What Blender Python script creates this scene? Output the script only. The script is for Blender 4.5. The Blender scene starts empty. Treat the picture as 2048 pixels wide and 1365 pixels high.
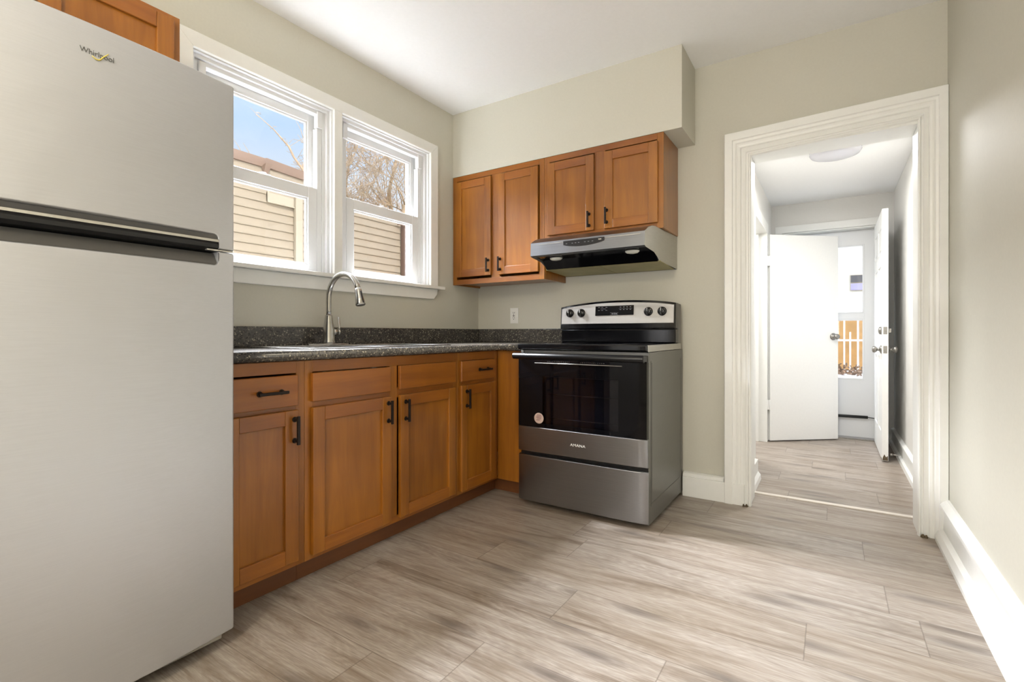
import bpy, bmesh, math, random
from mathutils import Vector, Matrix
C = bpy.context.scene.collection
S = bpy.context.scene
PI = math.pi

# ------------------------------------------------------------------ camera, world, lights, exposure
cam_d = bpy.data.cameras.new('camera'); cam = bpy.data.objects.new('camera', cam_d); C.objects.link(cam)
cam_d.sensor_width = 36.0
cam_d.lens = 984.2/2048*36
cam_d.shift_y = -15.0/2048
cam_d.clip_start = 0.02
cam.location = (2.3209, -3.0886, 0.9778)
cam.rotation_euler = (PI/2, 0, 0.5761)
S.camera = cam
S.view_settings.view_transform = 'Standard'
S.view_settings.look = 'None'
S.view_settings.gamma = 1
S.view_settings.use_curve_mapping = False
S.view_settings.exposure = 0.95

SKY_BOOST = 8.0
W = bpy.data.worlds.new('sky'); S.world = W; W.use_nodes = True
nt = W.node_tree; nt.nodes.clear()
out = nt.nodes.new('ShaderNodeOutputWorld'); bg = nt.nodes.new('ShaderNodeBackground')
tc = nt.nodes.new('ShaderNodeTexCoord'); sx = nt.nodes.new('ShaderNodeSeparateXYZ'); cr = nt.nodes.new('ShaderNodeValToRGB')
nt.links.new(tc.outputs['Generated'], sx.inputs[0]); nt.links.new(sx.outputs['Z'], cr.inputs[0])
e = cr.color_ramp.elements
e[0].position = 0.0; e[0].color = (0.40, 0.41, 0.42, 1)
e[1].position = 1.0; e[1].color = (0.8, 0.86, 0.95, 1)
for pos, col in ((0.25, (0.45, 0.49, 0.54)), (0.36, (0.30, 0.41, 0.56)), (0.47, (0.40, 0.48, 0.60))):
    k = e.new(pos); k.color = col + (1,)
# added out-of-view sky boost on the window side, lights the kitchen but not the siding
def smooth(sock, lo, hi):
    m = nt.nodes.new('ShaderNodeMapRange'); m.interpolation_type = 'SMOOTHSTEP'
    m.inputs['From Min'].default_value = lo; m.inputs['From Max'].default_value = hi; nt.links.new(sock, m.inputs['Value']); return m.outputs[0]
neg = nt.nodes.new('ShaderNodeMath'); neg.operation = 'MULTIPLY'; neg.inputs[1].default_value = -1; nt.links.new(sx.outputs['X'], neg.inputs[0])
mu = nt.nodes.new('ShaderNodeMath'); mu.operation = 'MULTIPLY'
nt.links.new(smooth(sx.outputs['Z'], 0.52, 0.64), mu.inputs[0]); nt.links.new(smooth(neg.outputs[0], 0.05, 0.3), mu.inputs[1])
mst = nt.nodes.new('ShaderNodeMath'); mst.operation = 'MULTIPLY_ADD'; nt.links.new(mu.outputs[0], mst.inputs[0])
mst.inputs[1].default_value = SKY_BOOST; mst.inputs[2].default_value = 1.0
nt.links.new(mst.outputs[0], bg.inputs['Strength'])
nt.links.new(cr.outputs[0], bg.inputs['Color']); nt.links.new(bg.outputs[0], out.inputs['Surface'])

def area(name, loc, rot, sx_, sy_, power, col, spread=PI):
    d = bpy.data.lights.new(name, 'AREA'); d.shape = 'RECTANGLE'; d.size = sx_; d.size_y = sy_
    d.energy = power; d.color = col; d.spread = spread
    o = bpy.data.objects.new(name, d); o.location = loc; o.rotation_euler = rot; C.objects.link(o); return o
def portal(name, loc, rot, a, b):
    o = area(name, loc, rot, a, b, 1, (1, 1, 1)); o.data.cycles.is_portal = True; return o
sun_d = bpy.data.lights.new('sun', 'SUN'); sun_d.energy = 1.95; sun_d.angle = 0.02; sun_d.color = (1, 0.93, 0.82)
sun = bpy.data.objects.new('sun', sun_d); C.objects.link(sun); sun.location = (6, -2, 9)
sun.rotation_euler = Vector((-0.8, 0.3, -0.5)).to_track_quat('-Z', 'Y').to_euler()
portal('window_portal', (-0.21, -1.28, 1.76), (0, -PI/2, 0), 0.95, 1.62)
portal('rear_door_portal', (2.30, 2.62, 1.15), (-PI/2, 0, 0), 0.75, 1.7)
sk_l = area('sky_fill_over_window', (-1.25, -1.28, 3.25), (0, 0, 0), 1.1, 1.7, 300, (0.93, 0.95, 1.0), math.radians(100))  # added area lamp standing in for skylight through the sink window
sk_l.rotation_euler = Vector((2.6, 0.0, -2.3)).to_track_quat('-Z', 'Y').to_euler()
# added fill from behind the camera (no window there), then the room lamps
area('rear_fill', (1.70, -4.86, 1.45), (PI/2+0.6, 0, 0), 1.5, 1.5, 40, (1.0, 0.99, 1.0))
def point_fill(name, loc, r, power, col):
    d = bpy.data.lights.new(name, 'POINT'); d.shadow_soft_size = r; d.energy = power; d.color = col
    o = bpy.data.objects.new(name, d); o.location = loc; C.objects.link(o); return o
point_fill('kitchen_fill_lamp', (1.6, -3.9, 2.15), 0.10, 26, (1.0, 0.89, 0.68))  # added warm fill lamp, unseen behind the camera
area('hall_ceiling_lamp', (2.34, 0.88, 2.15), (0, 0, 0), 0.25, 0.25, 11, (1.0, 1.0, 1.0))
area('side_room_fill', (1.1, 1.5, 2.1), (0, 0, 0), 0.4, 0.4, 14, (1, 1, 1))  # added lamp so the slit beside the slab door is not dark

# ------------------------------------------------------------------ materials
def s2l(c):
    return tuple((x/255/12.92 if x/255 <= 0.04045 else ((x/255+0.055)/1.055)**2.4) for x in c)
class N:
    def __init__(s, name):
        s.m = bpy.data.materials.new(name); s.m.use_nodes = True
        s.t = s.m.node_tree; s.b = s.t.nodes['Principled BSDF']; s.o = s.t.nodes['Material Output']
    def n(s, ty, **kw):
        x = s.t.nodes.new(ty)
        for k, v in kw.items(): setattr(x, k, v)
        return x
    def l(s, a, b): s.t.links.new(a, b)
    def math(s, op, a, b=None, c=None):
        x = s.n('ShaderNodeMath', operation=op)
        for i, v in enumerate((a, b, c)):
            if v is None: continue
            if isinstance(v, (int, float)): x.inputs[i].default_value = v
            else: s.l(v, x.inputs[i])
        return x.outputs[0]
    def ramp(s, f, stops):
        r = s.n('ShaderNodeValToRGB'); e = r.color_ramp.elements
        e[0].position, e[0].color = stops[0][0], tuple(stops[0][1])+(1,)
        e[1].position, e[1].color = stops[-1][0], tuple(stops[-1][1])+(1,)
        for p, c in stops[1:-1]:
            k = e.new(p); k.color = tuple(c)+(1,)
        s.l(f, r.inputs[0]); return r.outputs[0]
    def coords(s, scale=(1, 1, 1), kind='Object'):
        t = s.n('ShaderNodeTexCoord'); m = s.n('ShaderNodeMapping'); m.inputs['Scale'].default_value = scale
        s.l(t.outputs[kind], m.inputs[0]); return m.outputs[0]
    def noise(s, vec, scale, detail=3, rough=0.5, dist=0.0):
        x = s.n('ShaderNodeTexNoise'); x.inputs['Scale'].default_value = scale; x.inputs['Detail'].default_value = detail
        x.inputs['Roughness'].default_value = rough; x.inputs['Distortion'].default_value = dist
        s.l(vec, x.inputs['Vector']); return x.outputs['Fac']
    def mix(s, f, a, b, mode='MIX'):
        x = s.n('ShaderNodeMix', data_type='RGBA', blend_type=mode)
        for i, v in ((0, f), (6, a), (7, b)):
            if isinstance(v, (int, float)): x.inputs[i].default_value = v
            elif isinstance(v, tuple): x.inputs[i].default_value = v+(1,) if len(v) == 3 else v
            else: s.l(v, x.inputs[i])
        return x.outputs[2]
    def bump(s, h, strength, dist=0.001):
        x = s.n('ShaderNodeBump'); x.inputs['Strength'].default_value = strength; x.inputs['Distance'].default_value = dist
        s.l(h, x.inputs['Height']); s.l(x.outputs[0], s.b.inputs['Normal'])
def plain(name, rgb, rough=0.5, metal=0.0, bump=0, bscale=60, var=0.0, coat=0, spec=0.5):
    k = N(name); c = s2l(rgb)
    k.b.inputs['Roughness'].default_value = rough; k.b.inputs['Metallic'].default_value = metal
    k.b.inputs['Coat Weight'].default_value = coat; k.b.inputs['Specular IOR Level'].default_value = spec
    v = k.coords(); f = k.noise(v, bscale, 3)
    a = tuple(x*(1-var) for x in c); b = tuple(min(1, x*(1+var)) for x in c)
    k.l(k.ramp(f, ((0.3, a), (0.7, b))), k.b.inputs['Base Color'])
    if bump: k.bump(f, bump)
    return k.m
M = {}
M['wall'] = plain('wall_paint', (203, 200, 187), 0.6, spec=0.25, bump=0.05, bscale=90, var=0.015)
M['ceil'] = plain('ceiling_paint', (246, 246, 245), 0.7, var=0.01)
M['hallwall'] = plain('hall_wall_paint', (226, 224, 219), 0.45, var=0.01, bump=0.05, bscale=70)
M['trim'] = plain('white_gloss_trim', (238, 238, 234), 0.34, bump=0, bscale=30, var=0.01)
M['winwhite'] = plain('white_vinyl', (226, 227, 228), 0.35)
M['doorwhite'] = plain('white_door_paint', (240, 240, 238), 0.4, var=0.01)
M['plate'] = plain('white_plastic', (236, 235, 230), 0.35)
M['slotdark'] = plain('dark_slots', (40, 38, 36), 0.6)
M['bronze'] = plain('dark_bronze', (38, 30, 26), 0.38, metal=0.6, var=0.2)
M['blackgloss'] = plain('black_enamel', (9, 9, 11), 0.1, spec=0.4)
M['blackplastic'] = plain('black_plastic', (20, 20, 21), 0.32)
M['knob'] = plain('knob_black', (16, 16, 16), 0.22)
M['darkgrey'] = plain('dark_grey_plastic', (78, 76, 73), 0.38)
M['chrome'] = plain('chrome', (225, 225, 225), 0.12, metal=1)
M['nickel'] = plain('brushed_nickel', (196, 194, 190), 0.24, metal=1, var=0.04)
M['agednickel'] = plain('aged_nickel', (150, 147, 142), 0.3, metal=0.9, var=0.08)
M['silver'] = plain('silver_strip', (215, 213, 205), 0.25, metal=0.7)
M['lettergrey'] = plain('letter_grey', (88, 88, 84), 0.3, metal=0.5)
M['lettergold'] = plain('letter_gold', (214, 196, 96), 0.3, metal=0.3)
M['letterwhite'] = plain('letter_silver', (225, 225, 222), 0.3)
M['display'] = plain('display_black', (14, 14, 16), 0.12)
M['icon'] = plain('icon_grey', (120, 120, 124), 0.4)
M['sticker'] = plain('sticker_paper', (190, 165, 152), 0.6)
M['stickerink'] = plain('sticker_ink', (110, 60, 68), 0.6)
M['lens'] = plain('lamp_lens', (214, 214, 205), 0.3, spec=0.6)
M['dirt'] = plain('worn_wood', (92, 78, 58), 0.8, bscale=200, var=0.4)
M['strip'] = plain('pale_threshold', (222, 214, 204), 0.4, var=0.03)
M['glasslamp'] = plain('frosted_lamp', (206, 206, 212), 0.25)
M['rubber'] = plain('rubber', (34, 34, 34), 0.7)
M['gap'] = plain('putty_gap', (150, 146, 136), 0.7)

def wood(name, dark, light, axis=2, rough=0.3):
    k = N(name); sc = [15, 15, 15]; sc[axis] = 1.3
    v = k.coords(tuple(sc)); f = k.noise(v, 1.0, 5, 0.6, 0.6)
    v2 = k.coords((2.2, 2.2, 2.2)); g = k.noise(v2, 1.2, 2)
    sc3 = [140, 140, 140]; sc3[axis] = 8
    h = k.noise(k.coords(tuple(sc3)), 1.0, 2)
    m = k.math('ADD', k.math('MULTIPLY', f, 0.55), k.math('MULTIPLY', g, 0.45))
    a = s2l(dark); b = s2l(light)
    c = k.ramp(m, ((0.30, a), (0.66, b)))
    c = k.mix(k.math('MULTIPLY', h, 0.22), c, tuple(x*0.6 for x in a))
    k.l(c, k.b.inputs['Base Color']); k.b.inputs['Roughness'].default_value = rough
    k.b.inputs['Coat Weight'].default_value = 0.35; k.b.inputs['Coat Roughness'].default_value = 0.26
    k.bump(h, 0.06)
    return k.m
M['woodv'] = wood('maple_stain_vertical', (120, 68, 14), (174, 110, 32))
M['woodx'] = wood('maple_stain_along_x', (118, 64, 15), (168, 102, 30), 0)
M['woody'] = wood('maple_stain_along_y', (118, 64, 15), (168, 102, 30), 1)
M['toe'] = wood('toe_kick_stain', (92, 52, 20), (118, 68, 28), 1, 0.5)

def steel(name, rgb, rough, axis=0, lo=0.9, smear=0.0, metal=1.0):
    k = N(name); sc = [420, 420, 420]; sc[axis] = 3
    f = k.noise(k.coords(tuple(sc)), 1.0, 2); c = s2l(rgb)
    g = k.noise(k.coords((1.5, 1.5, 3.0)), 1.6, 3, 0.6, 1.5)
    col = k.ramp(f, ((0.3, tuple(x*lo for x in c)), (0.7, c)))
    k.l(col, k.b.inputs['Base Color']); k.b.inputs['Metallic'].default_value = metal
    r = k.math('ADD', k.math('MULTIPLY', g, smear), rough-smear*0.5)
    k.l(r, k.b.inputs['Roughness']); k.b.inputs['Anisotropic'].default_value = 0.4
    return k.m
M['steel'] = steel('brushed_steel_range', (150, 150, 152), 0.3, 0, 0.92, 0.06)
M['steelside'] = steel('grey_side_panel', (122, 121, 116), 0.36, 1, 0.95, 0.06, 0.55)
M['steelpanel'] = steel('satin_control_panel', (176, 174, 171), 0.42, 0, 0.95, 0.0, 0.5)
M['fridge'] = steel('fridge_steel', (199, 200, 203), 0.42, 1, 0.96, 0.16, 0.75)
M['hoodsteel'] = steel('hood_steel', (128, 130, 134), 0.32, 0, 0.9, 0.06)
M['hoodside'] = steel('hood_side_steel', (188, 186, 178), 0.45, 1, 0.9, 0.15, 0.8)
M['sinksteel'] = steel('sink_steel', (205, 205, 205), 0.25, 1, 0.95, 0.05)

k = N('greasy_filter_mesh')
v = k.coords(); ch = k.n('ShaderNodeTexChecker'); ch.inputs['Scale'].default_value = 260; k.l(v, ch.inputs['Vector'])
f = k.noise(v, 9, 4)
c = k.mix(f, s2l((138, 130, 84)), s2l((190, 182, 130)))
k.l(k.mix(k.math('MULTIPLY', ch.outputs['Fac'], 0.35), c, s2l((92, 90, 74))), k.b.inputs['Base Color'])
k.b.inputs['Metallic'].default_value = 0.4; k.b.inputs['Roughness'].default_value = 0.45; M['filter'] = k.m

k = N('speckled_laminate')
v = k.coords()
vo = k.n('ShaderNodeTexVoronoi'); vo.inputs['Scale'].default_value = 190; k.l(v, vo.inputs['Vector'])
sp = k.n('ShaderNodeSeparateColor'); k.l(vo.outputs['Color'], sp.inputs[0])
f = k.noise(v, 8, 3)
base = k.ramp(f, ((0.3, s2l((64, 61, 58))), (0.7, s2l((86, 82, 78)))))
c = k.mix(k.math('GREATER_THAN', sp.outputs[0], 0.93), base, s2l((156, 149, 131)))
c = k.mix(k.math('GREATER_THAN', sp.outputs[1], 0.80), c, s2l((48, 46, 43)))
c = k.mix(k.math('GREATER_THAN', sp.outputs[2], 0.88), c, s2l((104, 98, 88)))
k.l(c, k.b.inputs['Base Color']); k.b.inputs['Roughness'].default_value = 0.22; M['counter'] = k.m

# vinyl planks: rows along x, 0.2245 wide
k = N('vinyl_planks')
t = k.n('ShaderNodeTexCoord'); sp = k.n('ShaderNodeSeparateXYZ'); k.l(t.outputs['Object'], sp.inputs[0])
X_, Y_ = sp.outputs[0], sp.outputs[1]
yy = k.math('DIVIDE', k.math('ADD', Y_, 0.0345), 0.2245)
row = k.math('FLOOR', yy)
rfac = k.math('DIVIDE', k.math('ADD', row, 24.5), 40.0)
rr_ = k.n('ShaderNodeValToRGB'); rr_.color_ramp.interpolation = 'CONSTANT'
random.seed(21); els = rr_.color_ramp.elements
joints = {-2: 2.44, -4: 2.49, -7: 1.51, -8: 1.907, -10: 1.14, -3: 1.62, -5: 1.35, -6: 2.25, -9: 2.62, -11: 1.8, -1: 1.75, 0: 2.3, 1: 2.1, 2: 2.55, 3: 2.02, 4: 2.4, 5: 2.2, 6: 2.6, 7: 2.0, 8: 2.45, 9: 2.15, 10: 2.5}
first = True
for rk in range(-12, 12):
    v_ = (-(joints.get(rk, random.uniform(0, 1.2)))/1.22) % 1.0
    el = els.new((rk+24.0)/40.0); el.color = (v_, v_, v_, 1)
k.l(rfac, rr_.inputs[0]); rsep = k.n('ShaderNodeSeparateColor'); k.l(rr_.outputs[0], rsep.inputs[0])
xx = k.math('ADD', k.math('DIVIDE', X_, 1.22), rsep.outputs[0])
col_ = k.math('FLOOR', xx)
idn = k.math('ADD', k.math('MULTIPLY', row, 13.7), k.math('MULTIPLY', col_, 3.31))
w2 = k.n('ShaderNodeTexWhiteNoise', noise_dimensions='1D'); k.l(idn, w2.inputs['W'])
cb = k.n('ShaderNodeCombineXYZ')
k.l(k.math('MULTIPLY', X_, 1.5), cb.inputs[0]); k.l(k.math('MULTIPLY', Y_, 13.0), cb.inputs[1]); k.l(k.math('MULTIPLY', idn, 1.7), cb.inputs[2])
grain = k.noise(cb.outputs[0], 1.3, 7, 0.68, 0.9)
cb2 = k.n('ShaderNodeCombineXYZ')
k.l(k.math('MULTIPLY', X_, 9.0), cb2.inputs[0]); k.l(k.math('MULTIPLY', Y_, 230.0), cb2.inputs[1]); k.l(idn, cb2.inputs[2])
fine = k.noise(cb2.outputs[0], 1.0, 3, 0.6, 0.8)
cb3 = k.n('ShaderNodeCombineXYZ')
k.l(k.math('ADD', k.math('MULTIPLY', X_, 1.5), k.math('MULTIPLY', idn, 7.3)), cb3.inputs[0]); k.l(k.math('ADD', k.math('MULTIPLY', Y_, 6.0), k.math('MULTIPLY', fine, 0.05)), cb3.inputs[1])
vk = k.n('ShaderNodeTexVoronoi', voronoi_dimensions='2D'); vk.inputs['Scale'].default_value = 1.0; k.l(cb3.outputs[0], vk.inputs['Vector'])
knot = k.ramp(vk.outputs['Distance'], ((0.02, (1, 1, 1)), (0.20, (0, 0, 0))))
rings = k.math('MULTIPLY', k.math('SINE', k.math('ADD', k.math('MULTIPLY', vk.outputs['Distance'], 46), k.math('MULTIPLY', grain, 9))), 0.5)
c = k.ramp(grain, ((0.28, s2l((104, 92, 82))), (0.40, s2l((146, 134, 123))), (0.52, s2l((172, 162, 152))), (0.72, s2l((192, 184, 177)))))
blot = k.noise(k.coords((2.6, 5.5, 1)), 1.0, 4, 0.6, 0.8)
c = k.mix(k.math('MULTIPLY', k.math('SMOOTH_MIN', k.math('MAXIMUM', k.math('SUBTRACT', blot, 0.5), 0.0), 0.3, 0.05), 1.1), c, s2l((122, 102, 80)))
fs = k.ramp(fine, ((0.42, (0, 0, 0)), (0.66, (1, 1, 1)))); fsc = k.n('ShaderNodeSeparateColor'); k.l(fs, fsc.inputs[0])
c = k.mix(k.math('MULTIPLY', fsc.outputs[0], 0.45), c, s2l((104, 93, 82)))
c = k.mix(k.math('MULTIPLY', k.math('ABSOLUTE', rings), 0.34), c, s2l((104, 92, 78)))
c = k.mix(k.math('MULTIPLY', w2.outputs['Value'], 0.30), c, s2l((140, 120, 96)))
sk = k.n('ShaderNodeSeparateColor'); k.l(knot, sk.inputs[0])
vc = k.n('ShaderNodeSeparateColor'); k.l(vk.outputs['Color'], vc.inputs[0])
kn = k.math('MULTIPLY', sk.outputs[0], k.math('GREATER_THAN', vc.outputs[0], 0.35))
c = k.mix(k.math('MULTIPLY', kn, k.math('ADD', 0.25, k.math('MULTIPLY', grain, 0.8))), c, s2l((88, 80, 76)))
fy = k.math('FRACT', yy); fx = k.math('FRACT', xx)
ey = k.math('GREATER_THAN', k.math('ABSOLUTE', k.math('SUBTRACT', fy, 0.5)), 0.4935)
ex = k.math('GREATER_THAN', k.math('ABSOLUTE', k.math('SUBTRACT', fx, 0.5)), 0.4985)
ed = k.math('MAXIMUM', ey, ex)
c = k.mix(k.math('MULTIPLY', ed, 0.45), c, s2l((74, 64, 54)))
k.l(c, k.b.inputs['Base Color'])
k.l(k.math('ADD', 0.30, k.math('MULTIPLY', fine, 0.14)), k.b.inputs['Roughness'])
k.bump(k.math('SUBTRACT', k.math('MULTIPLY', fine, 0.3), ed), 0.25, 0.0008)
M['floor'] = k.m

def glass(name, tint=(1, 1, 1), gl=0.05):
    k = N(name); k.t.nodes.remove(k.b)
    tr = k.n('ShaderNodeBsdfTransparent'); tr.inputs[0].default_value = tint+(1,)
    g = k.n('ShaderNodeBsdfGlossy'); g.inputs['Roughness'].default_value = 0.02
    m = k.n('ShaderNodeMixShader'); m.inputs[0].default_value = gl
    k.l(tr.outputs[0], m.inputs[1]); k.l(g.outputs[0], m.inputs[2]); k.l(m.outputs[0], k.o.inputs[0]); return k.m
M['satinblack'] = plain('satin_black_handle', (12, 12, 14), 0.3, spec=0.35)
M['ovencavity'] = plain('oven_cavity', (84, 84, 92), 0.5)
M['glass'] = glass('window_glass')
M['ovenglass'] = glass('oven_window_glass', (0.42, 0.42, 0.46), 0.05)
k = N('dark_oven_door_glass'); k.b.inputs['Base Color'].default_value = (0.003, 0.003, 0.004, 1); k.b.inputs['Roughness'].default_value = 0.05; k.b.inputs['Specular IOR Level'].default_value = 0.3
M['ovendoor'] = k.m
M['siding'] = plain('cream_vinyl_siding', (150, 138, 122), 0.55, var=0.04, bscale=4)
M['sidetrim'] = plain('cream_trim', (166, 156, 140), 0.5)
M['brownmetal'] = plain('brown_gutter', (132, 110, 98), 0.5, var=0.05, bscale=8)
M['taupe'] = plain('taupe_downspout', (104, 86, 78), 0.5)
M['bark'] = plain('bare_bark', (176, 156, 132), 0.8, var=0.25, bscale=12)
M['snow'] = plain('snow', (200, 202, 205), 0.7, bump=0.3, bscale=5)
M['leaves'] = plain('dead_leaves', (120, 96, 78), 0.9, var=0.5, bscale=30)
M['yard'] = plain('winter_lawn', (130, 122, 96), 0.9, var=0.2, bscale=6)
M['fence'] = plain('cedar_fence', (168, 128, 76), 0.7, var=0.15, bscale=7)
M['picket'] = plain('white_picket', (226, 222, 214), 0.6)
M['beigehouse'] = plain('pale_stucco', (206, 202, 190), 0.8)
M['lilac'] = plain('lilac_blind', (150, 146, 186), 0.6)
M['dimpane'] = plain('dark_pane', (70, 72, 80), 0.2)

# ------------------------------------------------------------------ mesh helpers
class MB:
    def __init__(s): s.b = bmesh.new()
    def face(s, vs, m=0, smooth=False):
        try: f = s.b.faces.new(vs)
        except ValueError: return None
        f.material_index = m; f.smooth = smooth; return f
    def box(s, x0, x1, y0, y1, z0, z1, m=0):
        v = [s.b.verts.new(p) for p in ((x0, y0, z0), (x1, y0, z0), (x1, y1, z0), (x0, y1, z0), (x0, y0, z1), (x1, y0, z1), (x1, y1, z1), (x0, y1, z1))]
        for q in ((3, 2, 1, 0), (4, 5, 6, 7), (0, 1, 5, 4), (1, 2, 6, 5), (2, 3, 7, 6), (3, 0, 4, 7)): s.face([v[i] for i in q], m)
        return s
    def bxf(s, T, u0, u1, w0, w1, z0, z1, m=0):
        a = T(u0, w0, z0); b = T(u1, w1, z1)
        return s.box(min(a[0], b[0]), max(a[0], b[0]), min(a[1], b[1]), max(a[1], b[1]), min(a[2], b[2]), max(a[2], b[2]), m)
    def prism(s, pa, pb, m=0, smooth=False, caps=True, mats=None):
        a = [s.b.verts.new(p) for p in pa]; b = [s.b.verts.new(p) for p in pb]; n = len(a)
        for i in range(n):
            s.face([a[i], a[(i+1) % n], b[(i+1) % n], b[i]], mats[i] if mats else m, smooth)
        if caps: s.face(a[::-1], m); s.face(b, m)
        return s
    def tube(s, pts, r, n=12, m=0, closed_caps=True):
        pts = [Vector(p) for p in pts]; rs = r if isinstance(r, (list, tuple)) else [r]*len(pts)
        rings = []; up = None
        for i, p in enumerate(pts):
            if i == 0: d = pts[1]-p
            elif i == len(pts)-1: d = p-pts[i-1]
            else: d = (pts[i+1]-p).normalized()+(p-pts[i-1]).normalized()
            d.normalize()
            if up is None:
                up = Vector((0, 0, 1)) if abs(d.z) < 0.9 else Vector((1, 0, 0))
            a = d.cross(up).normalized(); up = a.cross(d).normalized()
            rings.append([s.b.verts.new(p+(a*math.cos(t)+up*math.sin(t))*rs[i]) for t in (2*PI*j/n for j in range(n))])
        for i in range(len(rings)-1):
            for j in range(n): s.face([rings[i][j], rings[i][(j+1) % n], rings[i+1][(j+1) % n], rings[i+1][j]], m, True)
        if closed_caps: s.face(rings[0][::-1], m); s.face(rings[-1], m)
        return s
    def lathe(s, prof, o=(0, 0, 0), axis='z', n=28, m=0):
        # prof: (radius, height) pairs along the axis
        def P(r, h, t):
            a, b = r*math.cos(t), r*math.sin(t)
            q = {'z': (a, b, h), 'x': (h, a, b), 'y': (a, h, b), '-y': (a, -h, b), '-x': (-h, a, b), '-z': (a, b, -h)}[axis]
            return (o[0]+q[0], o[1]+q[1], o[2]+q[2])
        rings = [[s.b.verts.new(P(max(r, 1e-4), h, 2*PI*j/n)) for j in range(n)] for r, h in prof]
        for i in range(len(rings)-1):
            for j in range(n): s.face([rings[i][j], rings[i][(j+1) % n], rings[i+1][(j+1) % n], rings[i+1][j]], m, True)
        s.face(rings[0][::-1], m); s.face(rings[-1], m)
        return s
ROOT = {}
def obj(name, mb, mats, parent=None, bevel=0.0, seg=2, label=None, smooth=False):
    bm = mb.b; bmesh.ops.recalc_face_normals(bm, faces=bm.faces)
    off = Vector((0, 0, 0)); p = parent
    while p is not None:
        off = off + Vector(p.location); p = p.parent
    if off.length: bmesh.ops.translate(bm, vec=-off, verts=bm.verts)
    me = bpy.data.meshes.new(name); bm.to_mesh(me); bm.free()
    for mt in (mats if isinstance(mats, (list, tuple)) else [mats]): me.materials.append(M[mt])
    o = bpy.data.objects.new(name, me); C.objects.link(o)
    if parent is not None: o.parent = parent
    if bevel:
        b = o.modifiers.new('bevel', 'BEVEL'); b.width = bevel; b.segments = seg; b.limit_method = 'ANGLE'; b.angle_limit = math.radians(40)
    if label: o['label'] = label
    return o
def thing(name, label, cat, loc=(0, 0, 0), rotz=0, group=None, kind=None):
    o = bpy.data.objects.new(name, None); C.objects.link(o); o.empty_display_size = 0.1
    o.location = loc; o.rotation_euler = (0, 0, rotz); tag(o, label, cat, group, kind); return o
def tag(o, label, cat, group=None, kind=None):
    o['label'] = label; o['category'] = cat
    if group: o['group'] = group
    if kind: o['kind'] = kind
    return o
def wn_(o):
    w = o.modifiers.new('weighted', 'WEIGHTED_NORMAL'); w.mode = 'FACE_AREA'; w.weight = 80; return o
def struct(name, mb, mat, label=None, cat=None, bevel=0, **kw):
    o = obj(name, mb, mat, bevel=bevel, **kw); o['kind'] = 'structure'
    if label: o['label'] = label
    if cat: o['category'] = cat
    return o
def lettering(name, text, size, loc, rot, mat, parent, extrude=0.0006, spacing=1.0, xscale=1.0, offset=0.0):
    cu = bpy.data.curves.new(name, 'FONT'); cu.body = text; cu.size = size; cu.extrude = extrude; cu.align_x = 'LEFT'; cu.space_character = spacing; cu.offset = offset
    tmp = bpy.data.objects.new(name+'_c', cu); C.objects.link(tmp)
    dg = bpy.context.evaluated_depsgraph_get(); me = bpy.data.meshes.new_from_object(tmp.evaluated_get(dg))
    C.objects.unlink(tmp); bpy.data.objects.remove(tmp)
    me.materials.clear(); me.materials.append(M[mat])
    off = Vector((0, 0, 0)); p = parent
    while p is not None: off = off + Vector(p.location); p = p.parent
    me.transform(Matrix.Translation(Vector(loc)-off) @ rot @ Matrix.Diagonal((xscale, 1, 1, 1)))
    o = bpy.data.objects.new(name, me); C.objects.link(o); o.parent = parent; return o

# ------------------------------------------------------------------ room shell
CE = 2.572; HC = 2.235; WR = 2.783; YF = -4.9
YA, YB = -2.06, -0.565   # window opening
mb = MB(); mb.box(-0.3, 2.95, YF-0.1, 2.62, -0.12, 0)
struct('floor', mb, 'floor', 'grey-brown oak look plank floor of kitchen and hall', 'floor')
mb = MB(); mb.box(-0.25, 2.95, YF-0.1, 0.15, CE, CE+0.12)
struct('ceiling', mb, 'ceil', 'smooth white ceiling of the kitchen', 'ceiling')
mb = MB(); mb.box(-0.2, 2.95, 0.15, 2.62, HC, HC+0.46)
struct('ceiling_hall', mb, 'ceil', 'lower white ceiling of the hall', 'ceiling')
mb = MB()
mb.box(-0.2, 0, YF, YA, 0, CE); mb.box(-0.2, 0, YB, 0.15, 0, CE); mb.box(-0.2, 0, YA, YB, 0, 1.295); mb.box(-0.2, 0, YA, YB, 2.216, CE); mb.box(-0.2, 0, -1.345, -1.292, 1.295, 2.216)
struct('wall_left', mb, 'wall', 'greige wall with the double window above the sink', 'wall')
mb = MB()
mb.box(0, 1.92, 0, 0.15, 0, CE); mb.box(2.68, WR, 0, 0.15, 0, CE); mb.box(1.92, 2.68, 0, 0.15, 2.0, CE)
struct('wall_back', mb, 'wall', 'greige wall behind the range with the cased doorway', 'wall')
mb = MB(); mb.box(WR, WR+0.12, YF, 0.15, 0, CE)
struct('wall_right', mb, 'wall', 'plain pale wall on the right', 'wall')
mb = MB(); mb.box(-0.2, WR+0.12, YF-0.1, YF, 0, CE)
struct('wall_front', mb, 'wall', 'wall behind the viewer', 'wall')
mb = MB(); mb.box(0, 1.63, -0.31, 0, 2.114, CE)
struct('wall_soffit', mb, 'wall', 'boxed soffit above the wall cabinets', 'soffit')
mb = MB(); mb.box(WR, WR+0.12, 0.15, 2.62, 0, HC)
struct('wall_hall_right', mb, 'hallwall', 'right wall of the hall behind the open panelled door', 'wall')
mb = MB(); mb.box(1.72, 1.82, 0.15, 1.06, 0, HC); mb.box(1.72, 1.82, 1.895, 2.4, 0, HC); mb.box(1.72, 1.82, 1.06, 1.895, 1.90, HC)
struct('wall_hall_left', mb, 'hallwall', 'left wall of the hall with a side doorway', 'wall')
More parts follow.
